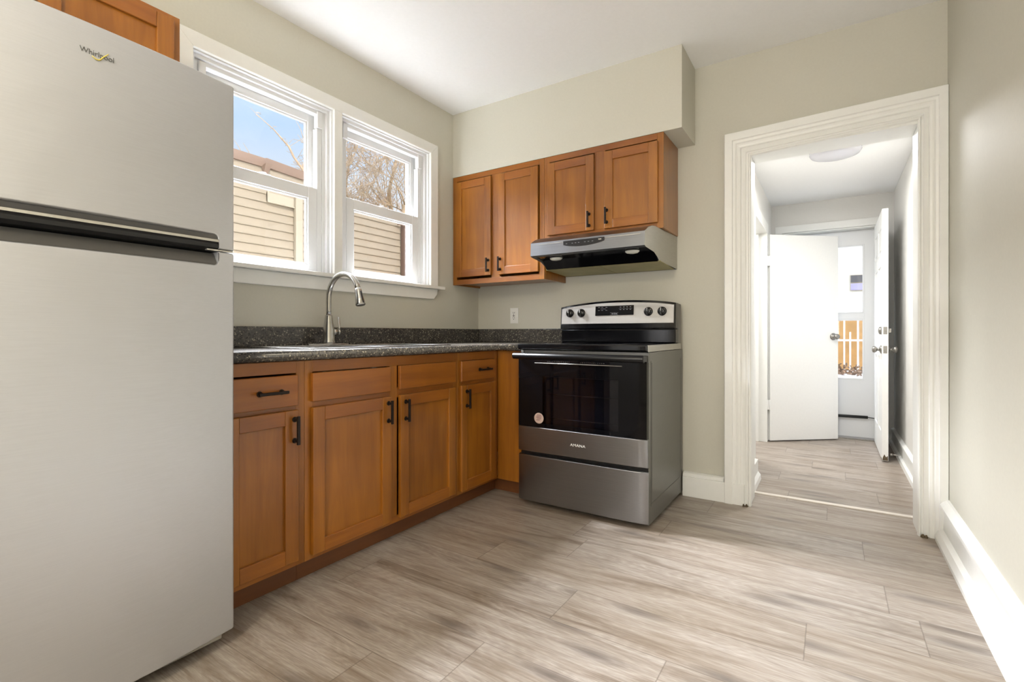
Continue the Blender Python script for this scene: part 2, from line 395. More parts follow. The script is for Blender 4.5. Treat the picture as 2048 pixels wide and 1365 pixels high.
mb = MB(); mb.box(1.0, 1.915, 2.4, 2.52, 0, HC); mb.box(2.69, WR, 2.4, 2.52, 0, HC); mb.box(1.915, 2.69, 2.4, 2.52, 1.955, HC)
struct('wall_hall_end', mb, 'hallwall', 'end wall of the hall around the outside door', 'wall')
mb = MB(); mb.box(0.6, 0.66, 0.15, 2.4, 0, HC)
struct('wall_side_room', mb, 'hallwall', 'wall of the side room beyond the hall doorway', 'wall')
mb = MB(); mb.box(-0.2, 0.6, 0.15, 0.2, 0, CE)
struct('wall_side_room_front', mb, 'hallwall')

def profile_run(mb, prof, a, b, base):
    # prof: (offset out of the wall, z); run from a to b; base(o, s, z) -> point
    mb.prism([base(o, a, z) for o, z in prof], [base(o, b, z) for o, z in prof])
BBR = ((0, 0), (0.052, 0), (0.052, 0.018), (0.040, 0.045), (0.022, 0.056), (0.018, 0.14), (0.024, 0.150), (0.034, 0.158), (0.034, 0.172), (0.022, 0.186), (0.010, 0.194), (0, 0.196))
mb = MB(); profile_run(mb, BBR, YF, -0.025, lambda o, s, z: (WR-o, s, z))
struct('baseboard_right', mb, 'trim', 'tall white moulded baseboard of the right wall', 'baseboard')
BBH = ((0, 0), (0.035, 0), (0.032, 0.03), (0.018, 0.04), (0.016, 0.11), (0.022, 0.12), (0.022, 0.135), (0, 0.15))
mb = MB(); profile_run(mb, BBH, 0.15, 2.4, lambda o, s, z: (WR-o, s, z))
struct('baseboard_hall', mb, 'trim', 'white baseboard along the right hall wall', 'baseboard')
mb = MB(); profile_run(mb, ((0, 0), (0.105, 0), (0.10, 0.03), (0.085, 0.05), (0.085, 0.13), (0, 0.14)), 0.16, 0.60, lambda o, s, z: (1.82+o, s, z))
struct('baseboard_hall_left', mb, 'trim', 'white baseboard end showing past the left doorway jamb', 'baseboard')
mb = MB(); mb.box(1.566, 1.905, -0.040, 0, 0, 0.118); profile_run(mb, ((0, 0.118), (0.034, 0.118), (0.034, 0.128), (0.026, 0.136), (0.012, 0.142), (0, 0.143)), 1.566, 1.797, lambda o, s, z: (s, -o, z))
struct('baseboard_back', mb, 'trim', 'white baseboard between the range and the doorway', 'baseboard', bevel=0.002)

# doorway casing: concentric frames (outer edge -> inner edge), real moulding depth
def casing_loop(mb, t0, d0, t1, d1, y_front=True):
    # t = fraction outer->inner of the 0.13 width, d = stand-off from wall
    def corners(t, d):
        xl = 1.800+t*0.140; xr = 2.783-t*0.113; zl = 2.127-t*0.147; zr = 2.150-t*0.140
        y = -d
        return [(xl, y, 0.0), (xl, y, zl), (xr, y, zr), (xr, y, 0.0)]
    A = corners(t0, d0); B = corners(t1, d1)
    for i in range(3):
        mb.face([mb.b.verts.new(p) for p in (A[i], A[i+1], B[i+1], B[i])])
mb = MB()
CP = [(0, 0), (0, 0.036), (0.03, 0.043), (0.30, 0.043), (0.33, 0.036), (0.42, 0.034), (0.46, 0.028), (0.52, 0.030), (0.60, 0.028), (0.64, 0.020), (0.80, 0.024), (0.83, 0.017), (0.88, 0.020), (0.92, 0.030), (0.96, 0.030), (1.0, 0.022), (1.0, 0.0)]
for (a, b) in zip(CP, CP[1:]): casing_loop(mb, a[0], a[1], b[0], b[1])
bmesh.ops.remove_doubles(mb.b, verts=mb.b.verts, dist=1e-5)
struct('trim_1', mb, 'trim', 'deep moulded white casing around the hall doorway', 'door casing')
mb = MB(); mb.box(1.905, 1.935, -0.02, 0.17, 0, 2.0); mb.box(2.672, 2.695, -0.02, 0.17, 0, 2.01); mb.box(1.935, 2.672, -0.019, 0.17, 1.995, 2.03)
struct('trim_2', mb, 'trim', 'white painted jamb lining of the hall doorway', 'door jamb', bevel=0.002)
mb = MB(); mb.box(1.915, 2.69, 0.243, 0.278, 0, 0.005)
struct('trim_3', mb, 'strip', 'pale narrow transition strip across the hall floor', 'threshold strip')
mb = MB(); random.seed(3)
for x, y, r in ((1.903, -0.045, 0.006), (1.918, -0.04, 0.008), (2.688, -0.036, 0.010), (2.70, -0.04, 0.007), (2.735, -0.045, 0.005)):
    mb.lathe([(r, 0), (r*0.9, 0.006), (r*0.4, 0.014)], (x, y, 0.0), n=7)
struct('trim_4', mb, 'dirt', 'bare chipped wood at the feet of the door casing', 'chipped paint')

# ------------------------------------------------------------------ kitchen windows
def window(name, y0, y1, label):
    w = thing(name, label, 'window', (0, (y0+y1)/2, 1.305), kind='structure')
    z0, z1 = 1.305, 2.216
    # liner: three steps going outward
    mb = MB()
    for (xa, xb, t) in ((-0.018, 0.0, 0.006), (-0.034, -0.018, 0.022), (-0.075, -0.034, 0.040), (-0.155, -0.075, 0.028)):
        mb.box(xa, xb, y0, y0+t, z0, z1); mb.box(xa, xb, y1-t, y1, z0, z1); mb.box(xa, xb, y0+t, y1-t, z1-t, z1)
    for xa, xb, t in ((-0.20, -0.155, 0.022),):
        mb.box(xa, xb, y0, y0+t, z0, z1); mb.box(xa, xb, y1-t, y1, z0, z1); mb.box(xa, xb, y0+t, y1-t, z1-t, z1)
    mb.box(-0.20, 0, y0+0.0005, y1-0.0005, z0-0.008, z0)
    obj('window_frame', mb, 'winwhite', w, 0.0015)
    def sash(nm, xa, xb, ya, yb, za, zb, st, bot, top):
        mb = MB()
        mb.box(xa, xb, ya, ya+st, za, zb); mb.box(xa, xb, yb-st, yb, za, zb)
        mb.box(xa, xb, ya+st, yb-st, za, za+bot); mb.box(xa, xb, ya+st, yb-st, zb-top, zb)
        xm = (xa+xb)/2
        for a, b2 in ((xm-0.004, xm+0.010),):   # glazing bead
            g = 0.010
            mb.box(a, b2, ya+st, ya+st+g, za+bot, zb-top); mb.box(a, b2, yb-st-g, yb-st, za+bot, zb-top)
            mb.box(a, b2, ya+st+g, yb-st-g, za+bot, za+bot+g); mb.box(a, b2, ya+st+g, yb-st-g, zb-top-g, zb-top)
        s_ = obj(nm, mb, 'winwhite', w, 0.002)
        mb = MB(); mb.box(xm-0.002, xm+0.002, ya+st-0.003, yb-st+0.003, za+bot-0.003, zb-top+0.003)
        obj('pane', mb, 'glass', s_)
        return s_
    ya, yb = y0+0.041, y1-0.041
    lo = sash('lower_sash', -0.072, -0.036, ya+0.030, yb-0.030, 1.307, 1.768, 0.052, 0.040, 0.060)
    up = sash('upper_sash', -0.112, -0.078, ya, yb, 1.72, 2.185, 0.056, 0.055, 0.048)
    mb = MB()
    mb.box(-0.074, -0.036, ya+0.0005, ya+0.029, 1.306, 2.10); mb.box(-0.074, -0.036, yb-0.029, yb-0.0005, 1.306, 2.10)
    obj('jamb_liner', mb, 'winwhite', w, 0.002)
    mb = MB(); mb.box(-0.060, -0.026, yb-0.032, yb-0.0005, 2.101, 2.19); mb.box(-0.060, -0.026, ya+0.0005, ya+0.032, 2.101, 2.19)
    obj('balance_cover', mb, 'winwhite', w, 0.003)
    mb = MB(); mb.box(-0.074, -0.044, (y0+y1)/2-0.03, (y0+y1)/2+0.03, 1.7685, 1.776); mb.lathe([(0.014, 0), (0.014, 0.006), (0.006, 0.008)], (-0.06, (y0+y1)/2, 1.776), n=14)
    obj('sash_lock', mb, 'winwhite', w, 0.002)
    return w
window('window_1', YA, -1.345, 'left half of the white double window, partly behind the refrigerator')
window('window_2', -1.292, YB, 'right half of the white double window, with bare branches outside')
# casing, stool, apron
def ring_prism(mb, ys, zs, x0, x1):
    mb.box(x0, x1, ys[0], ys[1], zs[0], zs[1])
mb = MB()
X1 = 0.021
def quad_prism(mb, pts, x0, x1):
    mb.prism([(x0, y, z) for y, z in pts], [(x1, y, z) for y, z in pts])
quad_prism(mb, [(-0.565, 1.305), (-0.493, 1.305), (-0.493, 2.284), (-0.565, 2.216)], 0, X1)
quad_prism(mb, [(-2.135, 1.305), (-2.06, 1.305), (-2.06, 2.216), (-2.135, 2.284)], 0, X1)
quad_prism(mb, [(-2.06, 2.216), (-0.565, 2.216), (-0.493, 2.284), (-2.135, 2.284)], 0, X1)
mb.box(0, X1, -1.345, -1.292, 1.305, 2.216)
struct('trim_5', mb, 'trim', 'flat white mitred casing around the double kitchen window', 'window casing', bevel=0.0025)
mb = MB(); mb.box(0, 0.052, -2.175, -0.452, 1.284, 1.3045)
quad_prism(mb, [(-2.12, 1.214), (-0.535, 1.214), (-0.500, 1.250), (-0.494, 1.2835), (-2.135, 1.2835)], 0, 0.020)
struct('trim_6', mb, 'trim', 'white window stool and apron above the backsplash', 'window sill', bevel=0.003)

# ------------------------------------------------------------------ cabinets
def TX(x0):   # face looking +x, u = y
    return lambda u, w, z: (x0+w, u, z)
def TY(y0):   # face looking -y, u = x
    return lambda u, w, z: (u, y0-w, z)
def shaker(T, u0, u1, z0, z1, parent, hz, st=0.055, rail=0.055, t=0.019):
    mb = MB()
    mb.bxf(T, u0, u0+st, 0.0005, t, z0, z1, 0); mb.bxf(T, u1-st, u1, 0.0005, t, z0, z1, 0)
    mb.bxf(T, u0+st, u1-st, 0.0005, t, z0, z0+rail, 1); mb.bxf(T, u0+st, u1-st, 0.0005, t, z1-rail, z1, 1)
    d = obj('door', mb, ['woodv', hz], parent, 0.0025)
    mb = MB(); mb.bxf(T, u0+st-0.004, u1-st+0.004, 0.001, t-0.011, z0+rail-0.004, z1-rail+0.004)
    obj('panel', mb, 'woodv', d)
    return d
def slab(T, u0, u1, z0, z1, parent, hz, name='drawer_front', t=0.019):
    mb = MB(); mb.bxf(T, u0, u1, 0.0005, t, z0, z1)
    return obj(name, mb, hz, parent, 0.003)
def pull(T, uc, zc, vert, parent, w0=0.0195, L=0.108):
    mb = MB(); h = L/2; p = h-0.014
    if vert:
        mb.bxf(T, uc-0.0055, uc+0.0055, w0+0.021, w0+0.030, zc-h, zc+h)
        posts = [(uc, zc-p), (uc, zc+p)]
    else:
        mb.bxf(T, uc-h, uc+h, w0+0.021, w0+0.030, zc-0.0055, zc+0.0055)
        posts = [(uc-p, zc), (uc+p, zc)]
    for u, z in posts:
        a = T(u, w0, z); b = T(u, w0+0.004, z); c = T(u, w0+0.024, z)
        mb.tube([a, b], 0.0105, 16); mb.tube([b, c], 0.0062, 12)
    return obj('handle', mb, 'bronze', parent, 0.0015)
FX = 0.595
TB = TX(FX)
base_specs = [
    ('base_cabinet', -2.245, -1.9195, 'stained wood base cabinet next to the refrigerator, one drawer over one door'),
    ('sink_base_cabinet', -1.9185, -0.9855, 'wide stained wood sink cabinet with two doors under two false fronts'),
    ('base_cabinet', -0.9845, -0.597, 'narrow stained wood base cabinet in the corner, small drawer over one door')]
roots = []
for nm, a, b, lab in base_specs:
    r = thing(nm, lab, 'cabinet', (0.3, (a+b)/2, 0), group='run of base cabinets below the window'); roots.append(r)
    mb = MB()
    # carcass sides, bottom, back and face frame (open front stays behind doors)
    mb.box(0.01, FX-0.02, a, a+0.016, 0.085, 0.872); mb.box(0.01, FX-0.02, b-0.016, b, 0.085, 0.872)
    mb.box(0.01, FX-0.02, a+0.016, b-0.016, 0.085, 0.10); mb.box(0.01, 0.02, a+0.016, b-0.016, 0.10, 0.872)
    obj('carcass', mb, 'woodv', r)
    mb = MB(); s = 0.035
    mb.box(FX-0.02, FX, a, a+s, 0.085, 0.872, 0); mb.box(FX-0.02, FX, b-s, b, 0.085, 0.872, 0)
    mb.box(FX-0.02, FX, a+s, b-s, 0.085, 0.118, 1); mb.box(FX-0.02, FX, a+s, b-s, 0.826, 0.872, 1); 
    if nm[0] == 's':
        mb.box(FX-0.02, FX, -1.478, -1.432, 0.118, 0.826, 0); mb.box(FX-0.02, FX, a+s, -1.478, 0.675, 0.722, 1); mb.box(FX-0.02, FX, -1.432, b-s, 0.675, 0.722, 1)
    else: mb.box(FX-0.02, FX, a+s, b-s, 0.675, 0.722, 1)
    obj('face_frame', mb, ['woodv', 'woody'], r, 0.001)
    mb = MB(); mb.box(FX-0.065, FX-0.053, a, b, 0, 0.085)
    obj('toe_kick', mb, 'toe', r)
A, B, Cc = roots
d = slab(TB, -2.235, -1.957, 0.703, 0.820, A, 'woody'); pull(TB, -2.069, 0.761, False, d, L=0.112)
d = shaker(TB, -2.235, -1.955, 0.109, 0.686, A, 'woody'); pull(TB, -1.974, 0.612, True, d)
slab(TB, -1.895, -1.487, 0.709, 0.823, B, 'woody', 'false_front'); slab(TB, -1.428, -1.019, 0.713, 0.826, B, 'woody', 'false_front')
d = shaker(TB, -1.893, -1.481, 0.104, 0.686, B, 'woody'); pull(TB, -1.503, 0.617, True, d)
d = shaker(TB, -1.425, -1.019, 0.106, 0.686, B, 'woody'); pull(TB, -1.394, 0.612, True, d)
d = slab(TB, -0.968, -0.640, 0.711, 0.825, Cc, 'woody'); pull(TB, -0.765, 0.770, False, d)
d = shaker(TB, -0.968, -0.640, 0.104, 0.690, Cc, 'woody', st=0.05); pull(TB, -0.925, 0.615, True, d)
f = thing('corner_cabinet', 'plain stained wood corner filler cabinet beside the range', 'cabinet', (0.69, -0.3, 0))
mb = MB(); mb.box(0.5965, 0.798, -0.596, -0.577, 0.085, 0.872); obj('face_panel', mb, 'woodv', f, 0.001)
mb = MB(); mb.box(0.782, 0.798, -0.5765, -0.01, 0.085, 0.872); mb.box(0.10, 0.7815, -0.03, -0.015, 0.085, 0.872); obj('carcass', mb, 'woodv', f)
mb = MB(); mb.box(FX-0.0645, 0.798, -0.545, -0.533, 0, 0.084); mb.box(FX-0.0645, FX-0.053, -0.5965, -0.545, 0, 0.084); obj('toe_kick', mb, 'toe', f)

# upper cabinets
def upper(nm, lab, x0, x1, z0, z1, doors, handles, group, T=None):
    r = thing(nm, lab, 'cabinet', ((x0+x1)/2, -0.15, z0), group=group)
    mb = MB(); mb.box(x0, x0+0.016, -0.291, -0.002, z0, z1); mb.box(x1-0.016, x1, -0.291, -0.002, z0, z1)
    mb.box(x0+0.016, x1-0.016, -0.291, -0.002, z0+0.012, z0+0.026); mb.box(x0+0.016, x1-0.016, -0.291, -0.002, z1-0.014, z1); mb.box(x0+0.016, x1-0.016, -0.012, -0.002, z0+0.026, z1-0.014)
    obj('carcass', mb, 'woodv', r, 0.001)
    mb = MB(); s = 0.036
    mb.box(x0, x0+s, -0.31, -0.2915, z0, z1, 0); mb.box(x1-s, x1, -0.31, -0.2915, z0, z1, 0)
    mb.box(x0+s, x1-s, -0.31, -0.2915, z0, z0+s, 1); mb.box(x0+s, x1-s, -0.31, -0.2915, z1-s, z1, 1)
    xm = (doors[0][1]+doors[1][0])/2
    mb.box(xm-0.035, xm+0.035, -0.31, -0.2915, z0+s, z1-s, 0)
    obj('face_frame', mb, ['woodv', 'woodx'], r, 0.001)
    for (a, b, za, zb), (hx, hz) in zip(doors, handles):
        d = shaker(TY(-0.31), a, b, za, zb, r, 'woodx', st=0.053, rail=0.053); pull(TY(-0.31), hx, hz, True, d, L=0.098)
    return r
upper('wall_cabinet', 'tall two-door stained wood wall cabinet in the corner', 0.004, 0.764, 1.330, 2.112,
      [(0.040, 0.351, 1.382, 2.066), (0.413, 0.725, 1.380, 2.067)], [(0.332, 1.450), (0.431, 1.450)], 'stained wood wall cabinets')
upper('wall_cabinet', 'short two-door stained wood wall cabinet directly above the range hood', 0.766, 1.530, 1.573, 2.112,
      [(0.795, 1.115, 1.604, 2.064), (1.182, 1.501, 1.604, 2.064)], [(1.086, 1.668), (1.199, 1.676)], 'stained wood wall cabinets')
# over the refrigerator
r = thing('fridge_top_cabinet', 'stained wood wall cabinet above the refrigerator', 'cabinet', (0.15, -2.63, 1.80))
mb = MB(); mb.box(0.002, 0.285, -3.03, -2.234, 1.80, 2.138); obj('carcass', mb, 'woodv', r, 0.001)
mb = MB(); T = TX(0.286)
for a, b, za, zb, m in ((-3.03, -2.99, 1.80, 2.138, 0), (-2.272, -2.234, 1.80, 2.138, 0), (-2.99, -2.272, 1.80, 1.83, 1), (-2.99, -2.272, 2.112, 2.138, 1)):
    mb.box(0.2855, 0.305, a, b, za, zb, m)
obj('face_frame', mb, ['woodv', 'woody'], r, 0.001)
for a, b in ((-2.625, -2.259), (-3.010, -2.650)):
    d = shaker(TX(0.305), a, b, 1.812, 2.118, r, 'woody', st=0.055); pull(TX(0.305), (a+0.03 if a > -2.7 else b-0.03), 1.88, True, d)

# ------------------------------------------------------------------ worktop, sink, faucet
mb = MB()
SX0, SX1, SY0, SY1 = 0.09, 0.555, -1.845, -1.045   # sink hole
ZT, ZB = 0.914, 0.876
mb.box(0.0005, SX0, -2.245, -0.001, ZB, ZT); mb.box(SX0, SX1, -2.245, SY0, ZB, ZT); mb.box(SX0, SX1, SY1, -0.001, ZB, ZT)
mb.box(SX1, 0.635, -2.245, -0.64, ZB, ZT); mb.box(SX1, 0.799, -0.64, -0.001, ZB, ZT)
bmesh.ops.remove_doubles(mb.b, verts=mb.b.verts, dist=1e-5)
ct = thing('countertop', 'dark speckled laminate L-shaped countertop with backsplash', 'countertop', (0.3, -1.1, 0.876))
obj('worktop', mb, 'counter', ct)
mb = MB(); mb.tube([(0.635, -2.245, 0.895), (0.635, -0.64, 0.895), (0.799, -0.64, 0.895)], 0.019, 16)
obj('front_edge', mb, 'counter', ct)
mb = MB(); mb.box(0.001, 0.020, -2.245, -0.001, 0.9142, 1.012); mb.box(0.020, 0.799, -0.020, -0.001, 0.9142, 1.012)
obj('backsplash', mb, 'counter', ct, 0.005)
sk_ = thing('sink', 'stainless steel drop-in sink set in the dark countertop', 'sink', (0.32, -1.445, 0.914))
mb = MB()
zr = 0.9185
mb.box(0.065, 0.145, -1.872, -1.018, ZT+0.0003, zr); mb.box(0.535, 0.580, -1.872, -1.018, ZT+0.0003, zr)
mb.box(0.145, 0.535, -1.872, -1.825, ZT+0.0003, zr); mb.box(0.145, 0.535, -1.065, -1.018, ZT+0.0003, zr); mb.box(0.145, 0.535, -1.465, -1.425, ZT-0.006, zr)
obj('rim', mb, 'sinksteel', sk_, 0.002)
for a, b in ((-1.825, -1.465), (-1.425, -1.065)):
    mb = MB(); t = 0.003; zb = 0.735
    mb.box(0.142, 0.145, a, b, zb, 0.914); mb.box(0.535, 0.538, a, b, zb, 0.914); mb.box(0.145, 0.535, a, a+t, zb, 0.914); mb.box(0.145, 0.535, b-t, b, zb, 0.914)
    mb.box(0.142, 0.538, a, b, zb-t, zb); mb.lathe([(0.04, 0), (0.035, 0.002), (0.01, 0.002)], (0.34, (a+b)/2, zb), n=20)
    obj('bowl', mb, 'sinksteel', sk_)
fa = thing('faucet', 'brushed nickel pull-down gooseneck faucet standing behind the sink', 'faucet', (0.105, -1.445, 0.9187))
fx, fy = 0.105, -1.445
mb = MB(); n = 24
pts = []
for i in range(n):
    t = 2*PI*i/n; pts.append((fx+0.030*math.cos(t)*(1 if abs(math.cos(t)) < 2 else 1), fy+0.125*(math.copysign(abs(math.sin(t))**0.6, math.sin(t)))))
mb.prism([(x, y, 0.9188) for x, y in pts], [(x, y, 0.925) for x, y in pts]); obj('deck_plate', mb, 'nickel', fa, 0.0015)
mb = MB(); mb.lathe([(0.034, 0.925), (0.033, 0.935), (0.030, 0.942), (0.030, 0.975), (0.0285, 1.0), (0.022, 1.04), (0.0185, 1.070), (0.0185, 1.073)], (fx, fy, 0)); obj('body', mb, 'nickel', fa)
path = [(fx, fy, 1.073), (fx, fy, 1.10), (fx, fy, 1.14)]
R = 0.118; cxx = fx+R; zc = 1.165
for i in range(0, 17):
    t = PI - i*(PI*0.90)/16
    path.append((cxx+R*math.cos(t), fy, zc+R*math.sin(t)))
mb = MB(); mb.tube(path, 0.0135, 18); obj('spout', mb, 'nickel', fa)
e_ = Vector(path[-1]); dr = (Vector(path[-1])-Vector(path[-2])).normalized(); dr = Vector((0.24, 0, -1)).normalized()
mb = MB(); mb.tube([e_-dr*0.002, e_+dr*0.004, e_+dr*0.012, e_+dr*0.05, e_+dr*0.082, e_+dr*0.086], [0.0145, 0.0165, 0.017, 0.0205, 0.025, 0.021], 22)
hd = obj('spray_head', mb, 'nickel', fa)
mb = MB(); sdv = Vector((dr.z, 0, -dr.x))*-1
q = e_+dr*0.045+sdv*0.018
mb.tube([q-dr*0.03, q+dr*0.006, q+dr*0.034+sdv*0.004], [0.004, 0.006, 0.005], 8); obj('spray_button', mb, 'blackplastic', hd)
mb = MB(); mb.tube([(fx, fy+0.02, 0.985), (fx, fy+0.052, 0.985)], 0.0165, 20); mb.tube([(fx, fy+0.054, 0.985), (fx, fy+0.066, 0.985)], 0.0165, 20)
mb.tube([(fx, fy+0.062, 0.99), (fx, fy+0.066, 1.01), (fx-0.004, fy+0.064, 1.065)], [0.008, 0.0055, 0.0065], 10); obj('lever', mb, 'nickel', fa)

# ------------------------------------------------------------------ outlet on the back wall
ol = thing('wall_outlet', 'white wall outlet with test buttons on the back wall beside the range', 'outlet', (0.337, 0, 1.11))
mb = MB(); mb.box(0.302, 0.372, -0.006, -0.0003, 1.052, 1.168); obj('cover_plate', mb, 'plate', ol, 0.002)
mb = MB(); mb.box(0.320, 0.354, -0.010, -0.0063, 1.076, 1.144); obj('receptacle', mb, 'plate', ol, 0.0015)
mb = MB()
for x in (0.329, 0.341):
    mb.box(x, x+0.003, -0.0106, -0.0101, 1.128, 1.137); mb.box(x, x+0.003, -0.0106, -0.0101, 1.090, 1.099)
mb.box(0.333, 0.339, -0.0106, -0.0101, 1.119, 1.124); mb.box(0.333, 0.339, -0.0106, -0.0101, 1.081, 1.086)
mb.box(0.329, 0.343, -0.0112, -0.0101, 1.104, 1.108); mb.box(0.329, 0.343, -0.0112, -0.0101, 1.110, 1.114)
obj('slots', mb, 'slotdark', ol)

# ------------------------------------------------------------------ electric range
RX0, RX1 = 0.807, 1.560; RF = -0.655
rg = thing('electric_range', 'freestanding stainless electric range with black glass oven door', 'range', ((RX0+RX1)/2, -0.35, 0))
mb = MB(); mb.box(RX0+0.004, RX1, RF, -0.012, 0.022, 0.883)
mb.box(RX0+0.004, RX0+0.02, RF-0.012, RF, 0.022, 0.883); mb.box(RX1-0.012, RX1, RF-0.012, RF, 0.022, 0.883)
body = obj('body', mb, 'steelside', rg, 0.002)
mb = MB()   # pressed frame on the right side panel
for a, b, za, zb in ((-0.64, -0.636, 0.11, 0.84), (-0.625, -0.621, 0.12, 0.83), (-0.625, -0.06, 0.118, 0.122), (-0.064, -0.06, 0.12, 0.83)):
    mb.box(RX1, RX1+0.002, a, b, za, zb)
obj('side_rib', mb, 'steelside', rg, 0.0008)
for x in (RX0+0.05, RX1-0.05):
    for y in (-0.60, -0.08):
        mb = MB(); mb.lathe([(0.018, 0), (0.018, 0.008), (0.010, 0.010), (0.010, 0.0215)], (x, y, 0), n=14); obj('foot', mb, 'rubber', rg)
# storage drawer: gently bowed front
def bowed(mb, x0, x1, z0, z1, y0, bow, edge=0.006, n=16, back=0.014):
    fr = []; 
    for i in range(n+1):
        t = i/n; x = x0+(x1-x0)*t; d = y0-bow*(1-(2*t-1)**6)
        fr.append((x, d))
    cols = [[mb.b.verts.new((x, y, z)) for z in (z0, z0+edge, z1-edge, z1)] for x, y in fr]
    for c_ in cols:
        c_[0].co.y += edge; c_[3].co.y += edge
    bk = [[mb.b.verts.new((x, y0+back, z)) for z in (z0, z1)] for x, y in fr]
    for i in range(n):
        for j in range(3): mb.face([cols[i][j], cols[i+1][j], cols[i+1][j+1], cols[i][j+1]], 0, True)
        mb.face([bk[i][0], bk[i+1][0], cols[i+1][0], cols[i][0]]); mb.face([bk[i][1], bk[i+1][1], cols[i+1][3], cols[i][3]]); mb.face([bk[i][0], bk[i][1], bk[i+1][1], bk[i+1][0]])
    for i in (0, n): mb.face([cols[i][0], cols[i][1], cols[i][2], cols[i][3], bk[i][1], bk[i][0]])
mb = MB(); bowed(mb, RX0, RX1+0.001, 0.027, 0.289, -0.684, 0.012, back=0.013); wn_(obj('storage_drawer', mb, 'steel', rg))
mb = MB(); mb.box(RX0+0.006, RX1-0.004, RF-0.0145, RF-0.0122, 0.285, 0.445); obj('gap_shade_strip', mb, 'blackplastic', rg)  # dark strip put in to blacken the gap between oven door and drawer
# oven door
od = thing('x', 'x', 'x'); bpy.data.objects.remove(od)
mb = MB(); mb.box(RX0+0.004, RX1-0.003, -0.693, -0.668, 0.452, 0.828)
WX0, WX1, WZ0, WZ1 = 0.968, 1.412, 0.475, 0.738
mb = MB()
mb.box(RX0+0.004, WX0, -0.694, -0.668, 0.452, 0.832); mb.box(WX1, RX1-0.003, -0.694, -0.668, 0.452, 0.832)
mb.box(WX0, WX1, -0.694, -0.668, 0.452, WZ0); mb.box(WX0, WX1, -0.694, -0.668, WZ1, 0.832)
bmesh.ops.remove_doubles(mb.b, verts=mb.b.verts, dist=1e-5)
od = obj('oven_door', mb, 'ovendoor', rg)
mb = MB(); mb.box(WX0+0.001, WX1-0.001, -0.6935, -0.690, WZ0+0.001, WZ1-0.001); obj('oven_window', mb, 'ovenglass', od)
mb = MB(); mb.box(WX0+0.001, WX1-0.001, -0.6695, -0.6685, WZ0+0.001, WZ1-0.001); obj('inner_panel', mb, 'ovencavity', od)
mb = MB()
for z in (0.640, 0.506): mb.tube([(WX0+0.03, -0.678, z), (WX1-0.003, -0.678, z+0.002)], 0.0022, 8)
for i in range(24): 
    pass
obj('oven_rack', mb, 'nickel', od)
mb = MB(); bowed(mb, RX0+0.002, RX1-0.001, 0.310, 0.451, -0.690, 0.010, 0.004, back=0.021); pn = wn_(obj('steel_band', mb, 'steel', od))
lettering('logo', 'AMANA', 0.020, (1.142, -0.7012, 0.373), Matrix.Rotation(PI/2, 4, 'X'), 'letterwhite', od, xscale=1.25)
mb = MB(); mb.tube([(RX0+0.0, -0.742, 0.852), (RX1, -0.742, 0.852)], 0.0185, 20)
mb.box(RX0+0.002, RX0+0.03, -0.742, -0.694, 0.838, 0.866); mb.box(RX1-0.03, RX1-0.002, -0.742, -0.694, 0.838, 0.866)
hn = obj('handle', mb, 'satinblack', od, 0.003)
mb = MB(); mb.box(RX0+0.005, RX1-0.004, -0.694, -0.668, 0.8325, 0.868); obj('top_rail', mb, 'blackgloss', od, 0.003)
mb = MB()
for x0 in (1.0, 1.20):
    for i in range(13): mb.lathe([(0.0022, 0), (0.0012, 0.0015)], (x0+i*0.011, -0.6941, 0.822), '-y', n=8)
mb.tube([(0.92, -0.6965, 0.812), (1.43, -0.6965, 0.812)], 0.003, 8)
obj('vent_row', mb, 'agednickel', od)
mb = MB(); mb.lathe([(0.030, 0), (0.030, 0.0006)], (0.945, -0.6941, 0.503), '-y', n=30); st_ = obj('sticker', mb, 'sticker', od)
mb = MB()
for i, (a, b) in enumerate(((-0.012, 0.016), (-0.016, 0.018), (-0.016, 0.016), (-0.012, 0.014), (-0.016, 0.006))):
    z = 0.519-i*0.007; mb.box(0.945+a, 0.945+b, -0.6952, -0.6948, z, z+0.0028)
obj('print', mb, 'stickerink', st_)
# cooktop
mb = MB(); mb.box(RX0, RX1, -0.700, -0.170, 0.888, 0.920); ck = obj('cooktop', mb, 'blackgloss', rg, 0.006, 3)
mb = MB(); mb.box(RX1+0.0003, RX1+0.0025, -0.685, -0.06, 0.886, 0.919); obj('cooktop_side', mb, 'hoodside', rg)
mb = MB(); mb.box(RX0, RX1, -0.169, -0.055, 0.8835, 0.919); obj('rear_deck', mb, 'blackgloss', rg, 0.003)
for x, y, r_ in ((0.99, -0.55, 0.10), (1.38, -0.55, 0.08), (0.99, -0.29, 0.075), (1.38, -0.29, 0.10)):
    mb = MB(); mb.lathe([(r_, 0.9201), (r_-0.002, 0.9206), (0.001, 0.9206)], (x, y, 0), n=32); obj('burner_ring', mb, 'display', ck)
mb = MB()   # riser behind the cooktop
mb.box(RX0+0.006, RX1-0.002, -0.166, -0.10, 0.9195, 1.006); bk_ = obj('riser', mb, 'blackgloss', rg, 0.008, 3)
